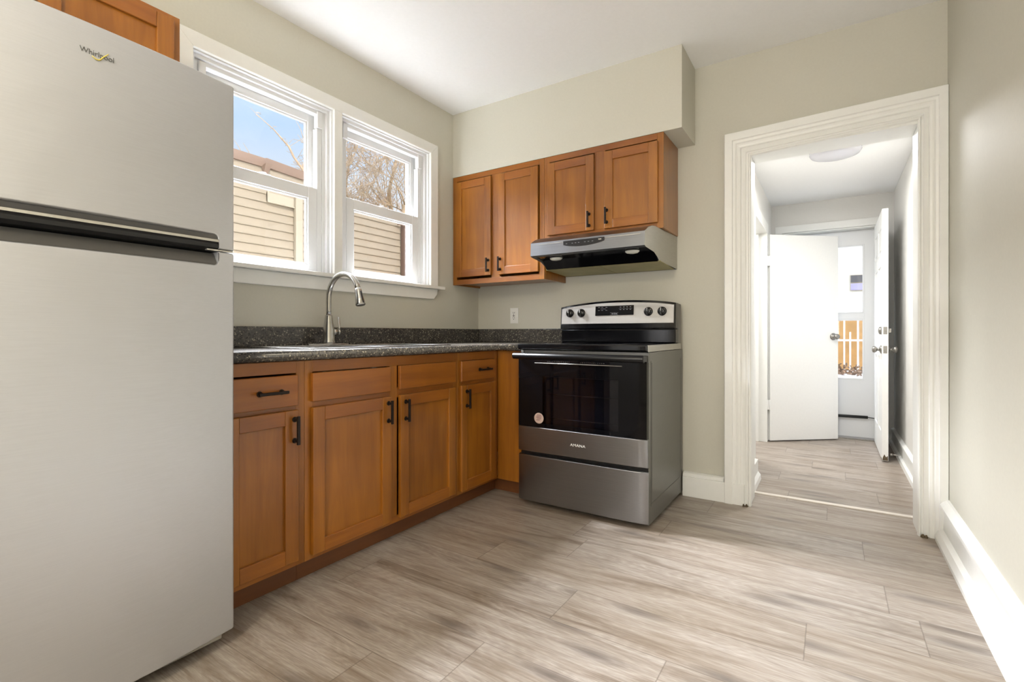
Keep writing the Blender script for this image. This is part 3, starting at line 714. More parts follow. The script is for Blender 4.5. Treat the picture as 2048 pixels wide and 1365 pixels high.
# backguard with arched top
def arch(x): t = (x-RX0)/(RX1-RX0); return 1.150+0.030*(1-(2*t-1)**2)**0.9+0.008*t
def arc_panel(mb, x0, x1, zlo, dz, yf, yb, tilt=0.012, n=24):
    a = []; b = []
    for i in range(n+1):
        x = x0+(x1-x0)*i/n; zt = arch(x)+dz
        a.append([mb.b.verts.new((x, yf, zlo)), mb.b.verts.new((x, yf+tilt, zt))]); b.append([mb.b.verts.new((x, yb, zlo)), mb.b.verts.new((x, yb, zt))])
    for i in range(n):
        mb.face([a[i][0], a[i+1][0], a[i+1][1], a[i][1]]); mb.face([b[i][0], b[i][1], b[i+1][1], b[i+1][0]])
        mb.face([a[i][1], a[i+1][1], b[i+1][1], b[i][1]], 0, True); mb.face([a[i][0], b[i][0], b[i+1][0], a[i+1][0]])
    for i in (0, n): mb.face([a[i][0], a[i][1], b[i][1], b[i][0]])
mb = MB(); arc_panel(mb, RX0+0.002, RX1-0.001, 1.008, 0.0, -0.172, -0.10); bg_ = obj('backguard', mb, 'blackgloss', rg, 0.004, 3)
mb = MB(); mb.box(RX1-0.010, RX1, -0.0995, -0.055, 0.9195, 1.155); mb.box(RX0+0.004, RX0+0.014, -0.0995, -0.055, 0.9195, 1.145); mb.box(RX0+0.014, RX1-0.010, -0.065, -0.055, 0.9195, 1.150)
obj('backguard_housing', mb, 'steelside', rg, 0.003)
mb = MB(); arc_panel(mb, RX0+0.012, RX1-0.010, 1.040, -0.013, -0.1765, -0.160, tilt=0.010); cp = obj('control_panel', mb, 'steelpanel', bg_, 0.0015)
mb = MB(); arc_panel(mb, 1.058, 1.310, 1.090, -0.0, -0.1790, -0.170)
mb = MB(); mb.prism([(1.060, -0.1772, 1.090), (1.310, -0.1772, 1.092), (1.310, -0.1705, 1.152), (1.060, -0.1705, 1.150)], [(1.060, -0.165, 1.090), (1.310, -0.165, 1.092), (1.310, -0.160, 1.152), (1.060, -0.160, 1.150)])
dp = obj('display', mb, 'display', cp)
def pf(z): return -0.1782+(z-1.090)*0.108
mb = MB(); random.seed(5)
def ic(x, z, w, h): mb.box(x, x+w, pf(z), pf(z)+0.0006, z, z+h)
for zz in (1.141, 1.122):
    for xx_ in (1.078, 1.100, 1.128): ic(xx_, zz, 0.012, 0.0025)
ic(1.095, 1.132, 0.035, 0.0015)
for i in range(4):
    for zz in (1.139, 1.124): ic(1.222+i*0.021, zz, 0.009, 0.0045)
ic(1.215, 1.131, 0.085, 0.0008)
mb.box(1.160, 1.212, pf(1.094), pf(1.094)+0.0006, 1.094, 1.0955); mb.box(1.160, 1.212, pf(1.106), pf(1.106)+0.0006, 1.106, 1.1075); ic(1.170, 1.098, 0.012, 0.005); ic(1.186, 1.097, 0.004, 0.008); ic(1.194, 1.098, 0.012, 0.005)
obj('icons', mb, 'icon', dp)
for x in (0.880, 0.962, 1.400, 1.482):
    mb = MB(); z = 1.110; y = -0.1765+0.007
    mb.lathe([(0.027, -0.001), (0.027, 0.006), (0.024, 0.010), (0.022, 0.012)], (x, y, z), '-y', n=28)
    mb.box(x-0.0055, x+0.0055, y-0.032, y-0.010, z-0.0225, z+0.0225)
    mb.lathe([(0.021, 0.012), (0.019, 0.022), (0.012, 0.024)], (x, y, z), '-y', n=28)
    kb = obj('knob', mb, 'knob', cp, 0.0015)
    mb = MB(); mb.box(x-0.0012, x+0.0012, y-0.0326, y-0.0321, z+0.002, z+0.021); obj('pointer', mb, 'letterwhite', kb)
for x in (0.880, 0.962, 1.400, 1.482):
    for kx in range(7):
        mb = MB()
        t = 2*PI*kx/8+0.39; px_, pz_ = x+0.036*math.cos(t), 1.110+0.034*math.sin(t)
        mb.box(px_-0.001, px_+0.001, -0.1774+(pz_-1.04)*0.088, -0.1768+(pz_-1.04)*0.088, pz_-0.001, pz_+0.001); obj('dial_mark', mb, 'lettergrey', cp)

# ------------------------------------------------------------------ range hood
HY = -0.535
hd_ = thing('range_hood', 'stainless under-cabinet range hood with two round lamps and mesh filters', 'range hood', (1.15, -0.25, 1.38))
def hx(y, side): t = -y/0.535; return (0.768+0.029*t) if side == 0 else (1.525-0.029*t)
prof = [(-0.002, 1.5715), (-0.38, 1.5715), (-0.43, 1.566), (-0.485, 1.548), (HY, 1.521), (HY-0.004, 1.444), (-0.515, 1.437), (-0.400, 1.426), (-0.345, 1.405), (-0.322, 1.388), (-0.002, 1.372)]
pa = [(hx(y, 0), y, z) for y, z in prof]; pb = [(hx(y, 1), y, z) for y, z in prof]
mb = MB()
va = [mb.b.verts.new(p) for p in pa]; vb = [mb.b.verts.new(p) for p in pb]
for i in range(5): mb.face([va[i], va[i+1], vb[i+1], vb[i]], 0)
mb.face([va[5], va[6], vb[6], vb[5]], 0); mb.face([va[-1], va[0], vb[0], vb[-1]], 0)
mb.face(va[::-1], 1); mb.face(vb, 1)
obj('shell', mb, ['hoodsteel', 'hoodside'], hd_)
def und(y0, z0, y1, z1, ins, nm, mat, lift=0.0, parent=None):
    mb = MB()
    P_ = [(hx(y0, 0)+ins, y0, z0), (hx(y0, 1)-ins, y0, z0), (hx(y1, 1)-ins, y1, z1), (hx(y1, 0)+ins, y1, z1)]
    mb.prism(P_, [(x, y, z+0.004) for x, y, z in P_]); return obj(nm, mb, mat, parent or hd_)
vz = und(-0.513, 1.446, -0.385, 1.436, 0.006, 'visor', 'blackgloss')
und(-0.385, 1.436, -0.325, 1.3845, 0.006, 'lower_visor', 'blackgloss')
for x0, x1 in ((0.782, 1.146), (1.150, 1.514)):
    mb = MB(); mb.prism([(x0, -0.318, 1.3835), (x1, -0.318, 1.3835), (x1, -0.03, 1.3695), (x0, -0.03, 1.3695)], [(x0, -0.318, 1.389), (x1, -0.318, 1.389), (x1, -0.03, 1.375), (x0, -0.03, 1.375)])
    obj('grease_filter', mb, 'filter', hd_, 0.001)
for x in (0.915, 1.392):
    mb = MB(); n = 26
    ring = [[(x+s_*0.040*math.cos(2*PI*j/n), -0.432+s_*0.030*math.sin(2*PI*j/n), 1.4385-d_) for j in range(n)] for s_, d_ in ((1.0, 0.0), (0.97, 0.007), (0.75, 0.014), (0.35, 0.017))]
    vs = [[mb.b.verts.new(p) for p in r2] for r2 in ring]
    for i in range(3):
        for j in range(n): mb.face([vs[i][j], vs[i][(j+1) % n], vs[i+1][(j+1) % n], vs[i+1][j]], 0, True)
    mb.face(vs[0]); mb.face(vs[-1]); obj('lamp_lens', mb, 'lens', hd_)
mb = MB(); yf = HY-0.0022
pts = [(1.018, 1.512)]+[(1.018+0.252*t, 1.4905-0.017*math.sin(PI*t)**0.7+0.003*t) for t in [i/16 for i in range(17)]]+[(1.270, 1.512)]
mb.prism([(x, yf-0.002, z) for x, z in pts], [(x, yf+0.001, z) for x, z in pts]); hc_ = obj('control_panel', mb, 'blackplastic', hd_, 0.001)
for x in (1.035, 1.072, 1.092, 1.112, 1.150, 1.172, 1.196):
    mb = MB(); mb.box(x, x+0.009, yf-0.0034, yf-0.002, 1.494, 1.497); obj('button', mb, 'icon', hc_)
mb = MB(); mb.box(1.236, 1.254, yf-0.004, yf-0.002, 1.498, 1.504); obj('button', mb, 'silver', hc_)
for a_, b_ in ((0.825, 1.012), (1.276, 1.475)):
    mb = MB(); mb.box(a_, b_, yf-0.0006, yf+0.0016, 1.506, 1.5085); obj('groove', mb, 'silver', hd_)

# ------------------------------------------------------------------ refrigerator
fr = thing('refrigerator', 'stainless top-freezer refrigerator filling the left foreground', 'refrigerator', (0.4, -2.64, 0))
FY0, FY1 = -3.02, -2.262
def fxs(y, bow=0.0265):
    t = (y-FY0)/(FY1-FY0); s_ = max(0.0, 1-(2*t-1)**2); x = 0.738+bow*s_
    e1 = min(y-FY0, FY1-y); r_ = 0.008
    if e1 < r_: x -= r_-math.sqrt(max(0, r_*r_-(r_-e1)**2))
    return x
NY = -2.312
def door_cols():
    ys = [FY1-0.008*(1-math.cos(t*PI/12)) for t in range(0, 7)]+[-2.285, -2.300]
    ys += [NY]
    return ys
def fridge_door(name, notch_top, z0, z1, zn):
    # notch_top False: notch cut in the bottom edge up to zn ; True: notch cut in the top edge down to zn
    rr = 0.015; cols = []
    for y in [FY1, FY1-0.001, FY1-0.0025, FY1-0.005, FY1-0.008, -2.285, -2.300, NY]: cols.append((y, z0, z1))
    cols.insert(-1, (NY+0.003, z0, z1))
    for i in range(0, 7):
        t = i/6*PI/2; y = NY-rr*(1-math.cos(t)); dz = rr*(1-math.sin(t))
        cols.append((y, (zn-dz) if not notch_top else z0, z1 if not notch_top else (zn+dz)))
    for i in range(1, 21):
        y = NY-rr+(FY0+0.008-(NY-rr))*i/20; cols.append((y, zn if not notch_top else z0, z1 if not notch_top else zn))
    for d_ in (0.005, 0.0025, 0.001, 0): cols.append((FY0+d_, zn if not notch_top else z0, z1 if not notch_top else zn))
    mb = MB(); ee = 0.004; V = []
    for y, a, b in cols:
        x = fxs(y)
        V.append([mb.b.verts.new(p) for p in ((0.685, y, a), (x-ee, y, a), (x, y, a+ee), (x, y, b-ee), (x-ee, y, b), (0.685, y, b))])
    for p, q in zip(V, V[1:]):
        dup_ = abs(p[0].co.y-q[0].co.y) < 1e-6
        for j in range(6):
            if dup_ and j in (1, 2, 3, 5): continue
            mb.face([p[j], p[(j+1) % 6], q[(j+1) % 6], q[j]], 0, j in (1, 2, 3))
    mb.face(V[0]); mb.face(V[-1])
    return wn_(obj(name, mb, 'fridge', fr))
mb = MB(); mb.box(0.045, 0.672, FY0+0.004, FY1-0.004, 0.03, 1.745); obj('cabinet_body', mb, 'darkgrey', fr, 0.004)
mb = MB(); mb.box(0.6725, 0.684, FY0+0.012, FY1-0.012, 0.06, 1.228); mb.box(0.6725, 0.684, FY0+0.012, FY1-0.012, 1.24, 1.735); obj('door_gasket', mb, 'blackplastic', fr)
fd = fridge_door('freezer_door', False, 1.238, 1.757, 1.281)
rd = fridge_door('refrigerator_door', True, 0.047, 1.229, 1.187)
def grip(nm, prof, mat, par, ya=FY0+0.004, yb=NY-0.0005):
    mb = MB(); mb.prism([(x, ya, z) for x, z in prof], [(x, yb, z) for x, z in prof]); return obj(nm, mb, mat, par)
grip('pocket_liner', [(0.686, 1.2805), (0.742, 1.2805), (0.738, 1.266), (0.686, 1.262)], 'darkgrey', fd)
grip('trim_strip', [(0.700, 1.2655), (0.744, 1.2655), (0.745, 1.258), (0.700, 1.258)], 'silver', fd)
grip('grip', [(0.690, 1.2575), (0.740, 1.2575), (0.744, 1.250), (0.742, 1.240), (0.730, 1.232), (0.705, 1.229), (0.690, 1.229)], 'blackplastic', fd)
grip('pocket', [(0.686, 1.1875), (0.742, 1.1875), (0.736, 1.192), (0.712, 1.226), (0.686, 1.228)], 'darkgrey', rd)
mb = MB(); mb.box(0.69, 0.742, -2.345, -2.266, 1.2312, 1.2352); mb.lathe([(0.008, 1.2352), (0.008, 1.2372)], (0.72, -2.30, 0), n=14); obj('hinge', mb, 'silver', fr, 0.001)
mb = MB(); mb.box(0.62, 0.700, FY0+0.02, FY1-0.02, 0.012, 0.0295); obj('kick_grille', mb, 'silver', fr, 0.001)
for y in (FY0+0.05, FY1-0.05):
    for x in (0.10, 0.60):
        mb = MB(); mb.lathe([(0.02, 0), (0.02, 0.012), (0.012, 0.012), (0.012, 0.0295)], (x, y, 0), n=14); obj('foot', mb, 'blackplastic', fr)
lettering('logo', 'Whirlpool', 0.0195, (fxs(-2.61)+0.0012, -2.652, 1.677), Matrix.Rotation(PI/2, 4, 'Z') @ Matrix.Rotation(PI/2, 4, 'X'), 'lettergrey', fd, xscale=0.86, offset=-0.0003)
mb = MB(); pts = []
for i in range(15):
    t = i/14; yl = -2.628+0.034*t
    pts.append((fxs(yl)+0.0022, yl, 1.6745-0.005*math.sin(PI*min(1, t*1.5))+0.020*max(0, t-0.45)**1.2*2))
mb.tube(pts, [0.0006+0.0011*math.sin(PI*(0.1+0.8*i/14)) for i in range(15)], 8); obj('logo_swoosh', mb, 'lettergold', fd)

# ------------------------------------------------------------------ hall
hl = thing('hall_ceiling_light', 'round flush white ceiling light seen through the doorway', 'ceiling light', (2.34, 0.88, HC))
mb = MB(); mb.lathe([(0.150, 0.0005), (0.150, 0.018), (0.140, 0.020)], (2.34, 0.88, HC), '-z', n=36); obj('base_ring', mb, 'darkgrey', hl)
mb = MB(); mb.lathe([(0.148, 0.0205), (0.150, 0.035), (0.140, 0.052), (0.110, 0.062), (0.02, 0.066)], (2.34, 0.88, HC), '-z', n=36); obj('diffuser', mb, 'glasslamp', hl)

def knob(mb, o, axis, r=0.026, L=0.055):
    mb.lathe([(0.032, 0), (0.032, 0.004), (0.022, 0.010), (0.011, 0.014), (0.010, L-0.03), (r*0.8, L-0.022), (r, L-0.010), (r*0.85, L), (r*0.35, L+0.004)], o, axis, n=22)
# slab door: built in its own frame, hinge at origin, leaf along local +x
HX, HYh = 1.846, 1.898; ang = math.atan2(2.333-HYh, 2.371-HX); DW = math.hypot(2.371-HX, 2.333-HYh)
sd = thing('door_1', 'flat white slab door standing open across the end of the hall', 'door', (HX, HYh, 0.004), ang, kind='structure')
def lobj(nm, mb, mat, par, bev=0.0):   # local-space part of a rotated thing
    bmesh.ops.recalc_face_normals(mb.b, faces=mb.b.faces); me = bpy.data.meshes.new(nm); mb.b.to_mesh(me); mb.b.free(); me.materials.append(M[mat])
    o = bpy.data.objects.new(nm, me); C.objects.link(o); o.parent = par
    if bev:
        b = o.modifiers.new('bevel', 'BEVEL'); b.width = bev; b.segments = 2; b.limit_method = 'ANGLE'
    return o
mb = MB(); mb.box(0.012, DW, 0.0, 0.036, 0.006, 1.868); lobj('leaf', mb, 'doorwhite', sd, 0.002)
mb = MB(); knob(mb, (DW-0.05, -0.0003, 0.945), '-y'); lobj('door_knob', mb, 'agednickel', sd)
mb = MB(); knob(mb, (DW-0.05, 0.0363, 0.945), 'y'); lobj('door_knob', mb, 'agednickel', sd)
for z in (1.63, 0.33):
    mb = MB(); mb.tube([(0.003, -0.004, z-0.045), (0.003, -0.004, z+0.045)], 0.006, 12); mb.box(-0.028, 0.0, -0.002, 0.0, z-0.044, z+0.044)
    lobj('hinge', mb, 'doorwhite', sd, 0.0005)
# side doorway jamb and casing
mb = MB(); mb.box(1.72, 1.835, 1.880, 1.8945, 0, 1.8985); mb.box(1.72, 1.835, 1.061, 1.078, 0, 1.8985); mb.box(1.72, 1.835, 1.078, 1.880, 1.884, 1.8985)
mb.box(1.745, 1.765, 1.862, 1.8795, 0, 1.884)
struct('trim_7', mb, 'trim', 'white jamb of the side doorway on the left of the hall', 'door jamb', bevel=0.001)
mb = MB(); mb.box(1.8205, 1.836, 0.985, 1.060, 0, 1.975); mb.box(1.8205, 1.836, 1.060, 1.96, 1.899, 1.975); mb.box(1.8205, 1.834, 1.895, 1.96, 0, 1.899)
struct('trim_8', mb, 'trim', 'white casing of the side doorway', 'door casing', bevel=0.002)
# outside door casing
mb = MB(); mb.box(1.855, 2.72, 2.380, 2.3995, 1.955, 2.022); mb.box(1.855, 1.915, 2.380, 2.3995, 0, 1.955)
mb.box(1.9155, 1.93, 2.4, 2.56, 0, 1.9545); mb.box(2.675, 2.6895, 2.4, 2.56, 0, 1.9545); mb.box(1.93, 2.675, 2.4, 2.56, 1.943, 1.9545)
struct('trim_9', mb, 'trim', 'white casing and frame of the outside door at the end of the hall', 'door casing', bevel=0.002)
mb = MB(); mb.box(1.93, 2.675, 2.41, 2.60, 0, 0.012); struct('trim_10', mb, 'agednickel', 'metal sill of the outside door', 'threshold')
# storm door
sm = thing('door_2', 'white storm door with two glass lites at the end of the hall', 'door', (2.30, 2.52, 0.013), kind='structure')
GX0, GX1 = 2.035, 2.575; D0, D1 = 2.505, 2.535
mb = MB(); mb.box(1.933, GX0, D0, D1, 0.016, 1.94); mb.box(GX1, 2.672, D0, D1, 0.016, 1.94)
mb.box(GX0, GX1, D0, D1, 0.016, 0.548); mb.box(GX0, GX1, D0, D1, 1.806, 1.94)
bmesh.ops.remove_doubles(mb.b, verts=mb.b.verts, dist=1e-5)
fm = obj('leaf', mb, 'winwhite', sm)
mb = MB(); mb.box(GX0, GX1, D0-0.003, D1, 1.112, 1.166); t = 0.014
for za, zb in ((0.548, 1.112), (1.166, 1.806)):
    mb.box(GX0, GX0+t, D0-0.004, D1, za, zb); mb.box(GX1-t, GX1, D0-0.004, D1, za, zb)
    mb.box(GX0+t, GX1-t, D0-0.004, D1, za, za+t); mb.box(GX0+t, GX1-t, D0-0.004, D1, zb-t, zb)
obj('lite_frame', mb, 'winwhite', sm, 0.002)
for za, zb in ((0.562, 1.098), (1.180, 1.792)):
    mb = MB(); mb.box(GX0+t-0.002, GX1-t+0.002, D0+0.012, D0+0.016, za-0.002, zb+0.002); obj('pane', mb, 'glass', sm)
mb = MB(); mb.tube([(2.08, 2.488, 0.200), (2.600, 2.488, 0.206)], 0.013, 14); mb.tube([(2.600, 2.488, 0.206), (2.665, 2.488, 0.200)], 0.004, 8); mb.box(2.07, 2.09, 2.488, 2.5045, 0.19, 0.21)
obj('door_closer', mb, 'rubber', sm)
# six panel door, open along the right wall
PX0, PX1, PY0, PY1 = 2.642, 2.680, 1.575, 2.385
pd = thing('door_3', 'white six-panel door swung open into the hall, worn bare at its foot', 'door', (2.661, 2.38, 0.012), kind='structure')
mb = MB()
ylist = [PY0, PY0+0.11, PY0+0.355, PY0+0.455, PY0+0.70, PY1]
zlist = [0.014, 0.22, 0.80, 0.92, 1.50, 1.60, 1.80, 1.925]
for i in range(5):
    for j in range(7):
        pan = (i in (1, 3)) and (j in (1, 3, 5))
        ins = 0.007 if pan else 0.0
        mb.box(PX0+ins, PX1-ins, ylist[i], ylist[i+1], zlist[j], zlist[j+1])
        if pan: mb.box(PX0+0.002, PX1-0.002, ylist[i]+0.03, ylist[i+1]-0.03, zlist[j]+0.03, zlist[j+1]-0.03)
bmesh.ops.remove_doubles(mb.b, verts=mb.b.verts, dist=1e-5)
obj('leaf', mb, 'doorwhite', pd)
for z, nm in ((0.855, 'door_knob'), (1.000, 'deadbolt')):
    if nm == 'door_knob':
        for ax, xk in (('-x', PX0), ('x', PX1)):
            mb = MB(); knob(mb, (xk+(0.0003 if ax == 'x' else -0.0003), PY0+0.065, z), ax); obj(nm, mb, 'agednickel', pd)
    else:
        mb = MB(); mb.lathe([(0.030, 0), (0.028, 0.012), (0.018, 0.018), (0.008, 0.02)], (PX0-0.0003, PY0+0.065, z), '-x', n=22); obj(nm, mb, 'agednickel', pd)
        mb = MB(); mb.lathe([(0.030, 0), (0.030, 0.006), (0.012, 0.008)], (PX1+0.0003, PY0+0.065, z), 'x', n=22); mb.box(PX1+0.008, PX1+0.022, PY0+0.061, PY0+0.069, z-0.015, z+0.015); obj(nm, mb, 'agednickel', pd)
    mb = MB(); mb.box(PX0+0.007, PX1-0.007, PY0-0.0015, PY0-0.0002, z-0.028, z+0.028); mb.lathe([(0.008, 0.0015), (0.007, 0.005)], ((PX0+PX1)/2, PY0, z), '-y', n=14); obj('latch_plate', mb, 'agednickel', pd)
mb = MB(); mb.prism([(PX0+0.002, PY0-0.0012, 0.016), (PX1-0.002, PY0-0.0012, 0.016), (PX1-0.004, PY0-0.0012, 0.052), (PX1-0.014, PY0-0.0012, 0.040), (PX0+0.014, PY0-0.0012, 0.062), (PX0+0.004, PY0-0.0012, 0.036)],
                    [(PX0+0.002, PY0-0.0002, 0.016), (PX1-0.002, PY0-0.0002, 0.016), (PX1-0.004, PY0-0.0002, 0.052), (PX1-0.014, PY0-0.0002, 0.040), (PX0+0.014, PY0-0.0002, 0.062), (PX0+0.004, PY0-0.0002, 0.036)])
obj('chipped_paint', mb, 'dirt', pd)
mb = MB(); mb.box(PX0-0.0008, PX0-0.0002, PY0+0.0, PY0+0.10, 0.0145, 0.022); obj('worn_edge', mb, 'dirt', pd)
mb = MB(); mb.tube([(2.748, 1.52, 0.075), (2.700, 1.52, 0.075)], 0.0035, 10); mb.lathe([(0.008, 0), (0.008, 0.012)], (2.700, 1.52, 0.075), '-x', n=12)
tag(obj('door_stop', mb, 'agednickel'), 'small rod door stop on the hall baseboard behind the panelled door', 'door stop')

# ------------------------------------------------------------------ outside, beyond the kitchen window
nh = thing('neighbour_house', 'cream clapboard house close outside the kitchen window', 'house', (-3.3, 0, -0.4))
mb = MB(); e0, e1 = -7.0, 2.27
z = -0.4
while z < 2.90:
    zt = z+0.10
    for a, b, top in ((e0, 0.75, 2.93), (0.75, e1, 2.74)):
        if z >= top: continue
        z2 = min(zt, top)
        mb.prism([(-3.30, a, z), (-3.186, a, z), (-3.184, a, z+0.012), (-3.204, a, z2), (-3.30, a, z2)], [(-3.30, b, z), (-3.186, b, z), (-3.184, b, z+0.012), (-3.204, b, z2), (-3.30, b, z2)])
    z = zt
obj('siding', mb, 'siding', nh)
mb = MB(); mb.box(-3.30, -3.21, e0, 2.39, -0.4, 2.74); obj('wall_core', mb, 'sidetrim', nh)
mb = MB()
def gutter(pts, x=-3.17):
    for (y0, za), (y1, zb) in zip(pts, pts[1:]):
        pr = [(-3.3, 0.0), (x, -0.0), (x+0.015, 0.03), (x+0.04, 0.09), (-3.3, 0.10)]
        mb.prism([(px, y0, za+pz) for px, pz in pr], [(px, y1, zb+pz) for px, pz in pr])
gutter([(-7.0, 2.95), (0.12, 2.90)]); gutter([(0.12, 2.91), (0.80, 2.875)])
mb.prism([(-3.18, 0.09, 2.90), (-3.09, 0.09, 2.93), (-3.18, 0.11, 2.80)], [(-3.18, 0.17, 2.90), (-3.09, 0.17, 2.93), (-3.18, 0.15, 2.80)])
obj('gutter', mb, 'brownmetal', nh)
mb = MB(); mb.box(-5.5, -3.30, -7.0, 0.80, 2.93, 2.99); mb.box(-5.5, -3.22, 0.80, 2.39, 2.742, 2.78); obj('roof', mb, 'brownmetal', nh)
mb = MB(); mb.box(-3.18, -3.13, 0.493, 0.586, -0.4, 2.65); obj('downspout', mb, 'sidetrim', nh, 0.006)
mb = MB(); mb.box(-3.18, -3.11, 2.272, 2.39, -0.4, 2.66); obj('corner_post', mb, 'taupe', nh, 0.006)
mb = MB(); mb.box(-3.183, -3.165, 0.15, 0.49, 2.515, 2.62); mb.box(-3.183, -3.155, 0.15, 0.165, 2.515, 2.63); mb.box(-3.183, -3.150, 0.15, 0.49, 2.50, 2.515); obj('utility_box', mb, 'sidetrim', nh, 0.003)
mb = MB(); mb.tube([(-3.15, -6.9, 2.515), (-3.15, 1.0, 2.515)], 0.004, 6)
mb = MB(); mb.tube([(-3.16, 2.18, 2.62), (-3.12, 2.20, 2.63), (-3.10, 2.28, 2.60)], 0.012, 8); obj('pipe_strap', mb, 'brownmetal', nh)

def grow(mb, p, d, r, L, depth, rng, box):
    n = 4; pts = [p.copy()]; rs = [r]
    for i in range(n):
        d = (d+Vector((rng.uniform(-.22, .22), rng.uniform(-.22, .22), rng.uniform(-.14, .2)))).normalized()
        p = p+d*L/n; pts.append(p.copy()); rs.append(r*(1-0.35*(i+1)/n))
    c, ex = box
    mid = pts[len(pts)//2]
    mb.tube(pts, [max(v_, 0.0042) for v_ in rs], 5 if r < 0.02 else 7)
    if depth <= 0: return
    for k_ in range(rng.choice((2, 3, 3)) if depth > 1 else 3):
        i = rng.randint(1, n); q = pts[i]
        if k_ == 0: q = pts[-1]
        nd = (d+Vector((rng.uniform(-1, 1), rng.uniform(-1, 1), rng.uniform(-.55, .75)))*0.9).normalized()
        v = q-c
        if (v.x/ex[0])**2+(v.y/ex[1])**2+(v.z/ex[2])**2 > 1: nd = (nd-v.normalized()*1.1).normalized()
        grow(mb, q, nd, rs[i]*rng.uniform(0.5, 0.72), L*rng.uniform(0.62, 0.85), depth-1, rng, box)
rng = random.Random(11)
bt = thing('bare_tree', 'bare leafless tree seen through the right kitchen window', 'tree', (-6.0, 4.7, -0.4))
mb = MB(); cen = Vector((-6.0, 4.9, 4.4)); ex = (1.6, 2.2, 2.6)
mb.tube([(-6.0, 4.7, -0.4), (-6.0, 4.75, 1.2), (-5.95, 4.8, 2.4)], [0.16, 0.13, 0.11], 10)
obj('trunk', mb, 'bark', bt)
mb = MB()
for k_ in range(11):
    a = 2*PI*k_/11*2.0
    grow(mb, Vector((-5.95, 4.8, 2.3+0.11*k_)), Vector((math.cos(a)*0.7, math.sin(a)*0.9, 0.6)).normalized(), 0.055, 1.2, 6, rng, (cen, ex))
obj('branches', mb, 'bark', bt)
mb = MB(); pts = [(-3.6, 1.00, 2.98), (-3.6, 0.90, 3.17), (-3.62, 0.785, 3.30), (-3.6, 0.70, 3.41), (-3.62, 0.644, 3.467), (-3.6, 0.495, 3.56), (-3.6, 0.313, 3.65), (-3.6, 0.188, 3.724)]
mb.tube(pts, [0.018, 0.016, 0.014, 0.013, 0.011, 0.007, 0.004, 0.002], 7); rng = random.Random(4)
for i, p in enumerate(pts[:-1]):
    for _ in range(4):
        q = Vector(p)+Vector((0, rng.uniform(-.05, .02), rng.uniform(0, .05))); mb.tube([q, q+Vector((rng.uniform(-.05, .05), rng.uniform(-.06, .06), rng.uniform(-.02, .06)))], [0.004, 0.0015], 5)
for q in ((-3.5, 0.05, 3.05), (-3.5, 0.16, 3.04), (-3.5, 0.84, 3.55), (-3.5, 0.95, 3.75)):
    q = Vector(q); mb.tube([q, q+Vector((0, -0.04, 0.10)), q+Vector((0, -0.11, 0.19))], [0.006, 0.004, 0.002], 5)
mb.tube([(-3.6, 0.90, 3.17), (-3.55, 0.93, 3.5), (-3.5, 0.86, 3.9)], [0.007, 0.004, 0.002], 5)
mb.tube([(-3.6, 1.0, 2.98), (-3.6, 1.0, 2.80)], 0.018, 7); mb.tube([(-3.5, 0.05, 3.06), (-3.5, 0.05, 2.99)], 0.006, 6); mb.tube([(-3.5, 0.16, 3.05), (-3.5, 0.16, 2.99)], 0.006, 6)
for a, b in (((-3.5, 0.84, 3.55), (-3.6, 0.70, 3.41)), ((-3.5, 0.95, 3.75), (-3.5, 0.88, 3.80))): mb.tube([a, b], 0.003, 5)
tag(obj('bare_twig', mb, 'bark'), 'thin bare twig arching above the neighbouring gutter', 'branch')
mb = MB(); mb.box(-14, -0.2, -9, 14, -0.5, -0.4); mb.box(-0.2, 12, 2.62, 3.2, -0.5, -0.06)
struct('ground', mb, 'yard', 'winter ground outside', 'ground')
# yard behind the hall door
mb = MB()
yz = [(3.2, -0.06), (4.5, 0.22), (5.6, 0.36), (6.4, 0.40), (20, 0.45)]
for (a, za), (b, zb) in zip(yz, yz[1:]):
    mb.face([mb.b.verts.new(p) for p in ((-0.2, a, za), (12, a, za), (12, b, zb), (-0.2, b, zb))])
bmesh.ops.remove_doubles(mb.b, verts=mb.b.verts, dist=1e-5)
struct('ground_yard', mb, 'snow', 'snow-covered yard rising behind the house', 'ground')
mb = MB(); rng = random.Random(9)
for i in range(13):
    x = 1.2+i*0.185; mb.box(x, x+0.178, 6.30, 6.325, 0.40, 1.24+rng.uniform(-.02, .02))
mb.box(1.2, 3.6, 6.325, 6.36, 0.62, 0.70); mb.box(1.2, 3.6, 6.325, 6.36, 1.08, 1.15)
tag(obj('wood_fence', mb, 'fence', bevel=0.003), 'tan board fence at the end of the snowy yard', 'fence')
pf_ = thing('picket_fence', 'low white picket fence in front of the tan board fence', 'fence', (2.6, 5.95, 0.38))
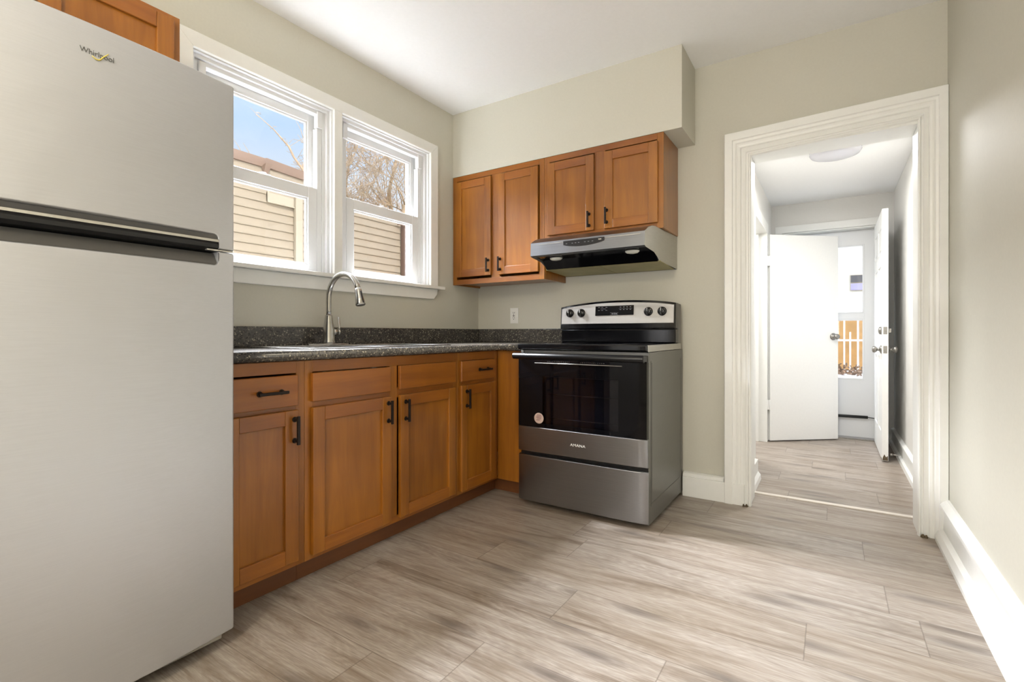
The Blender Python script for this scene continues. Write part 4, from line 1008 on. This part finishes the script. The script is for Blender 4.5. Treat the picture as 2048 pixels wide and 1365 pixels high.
mb = MB(); mb.box(1.6, 3.3, 5.95, 5.97, 0.86, 0.89); obj('rail', mb, 'picket', pf_)
for x, z1 in ((1.9, 1.15), (2.18, 1.1), (2.47, 1.25), (2.545, 1.0), (2.64, 1.2), (2.72, 1.18), (2.92, 1.1)):
    mb = MB(); mb.box(x, x+0.022, 5.925, 5.949, 0.40, z1); obj('picket', mb, 'picket', pf_)
mb = MB(); rng = random.Random(2)
for i in range(700):
    x = rng.uniform(1.7, 3.2); y = rng.uniform(5.5, 5.88); z = 0.37+rng.uniform(0, 0.17)*rng.random(); d = Vector((rng.uniform(-1, 1), rng.uniform(-1, 1), rng.uniform(-.3, 1))).normalized()*rng.uniform(.02, .07)
    p = Vector((x, y, z)); q = d.cross(Vector((rng.uniform(-1, 1), 1, .3))).normalized()*0.012
    mb.face([mb.b.verts.new(v) for v in (p-q, p+d*0.5-q*1.6, p+d, p+d*0.5+q*1.6)])
tag(obj('dead_leaves', mb, 'leaves'), 'heap of dead leaves and twigs at the foot of the picket fence', 'leaves', kind='stuff')
bh = thing('far_house', 'pale house wall beyond the fence with one small window', 'house', (2.7, 9.2, 0.4))
mb = MB(); mb.box(0.5, 5.5, 9.0, 9.3, 0.40, 4.2); obj('house_wall', mb, 'beigehouse', bh)
mb = MB(); mb.box(2.630, 2.85, 8.985, 8.999, 1.84, 2.16); wf_ = obj('window_frame', mb, 'sidetrim', bh)
mb = MB(); mb.box(2.645, 2.835, 8.975, 8.984, 2.01, 2.148); obj('pane', mb, 'dimpane', wf_)
mb = MB(); mb.box(2.645, 2.835, 8.975, 8.984, 1.855, 1.985); obj('blind', mb, 'lilac', wf_)

# added stem to go with the kitchen fill lamp, out of view
kl = thing('added_kitchen_fixture', 'added unseen stem for the kitchen fill lamp behind the viewer', 'ceiling light', (1.6, -3.9, CE))
mb = MB(); mb.lathe([(0.06, 0.0005), (0.06, 0.02), (0.012, 0.03), (0.012, 0.30)], (1.6, -3.9, CE), '-z', n=24); obj('stem', mb, 'agednickel', kl)
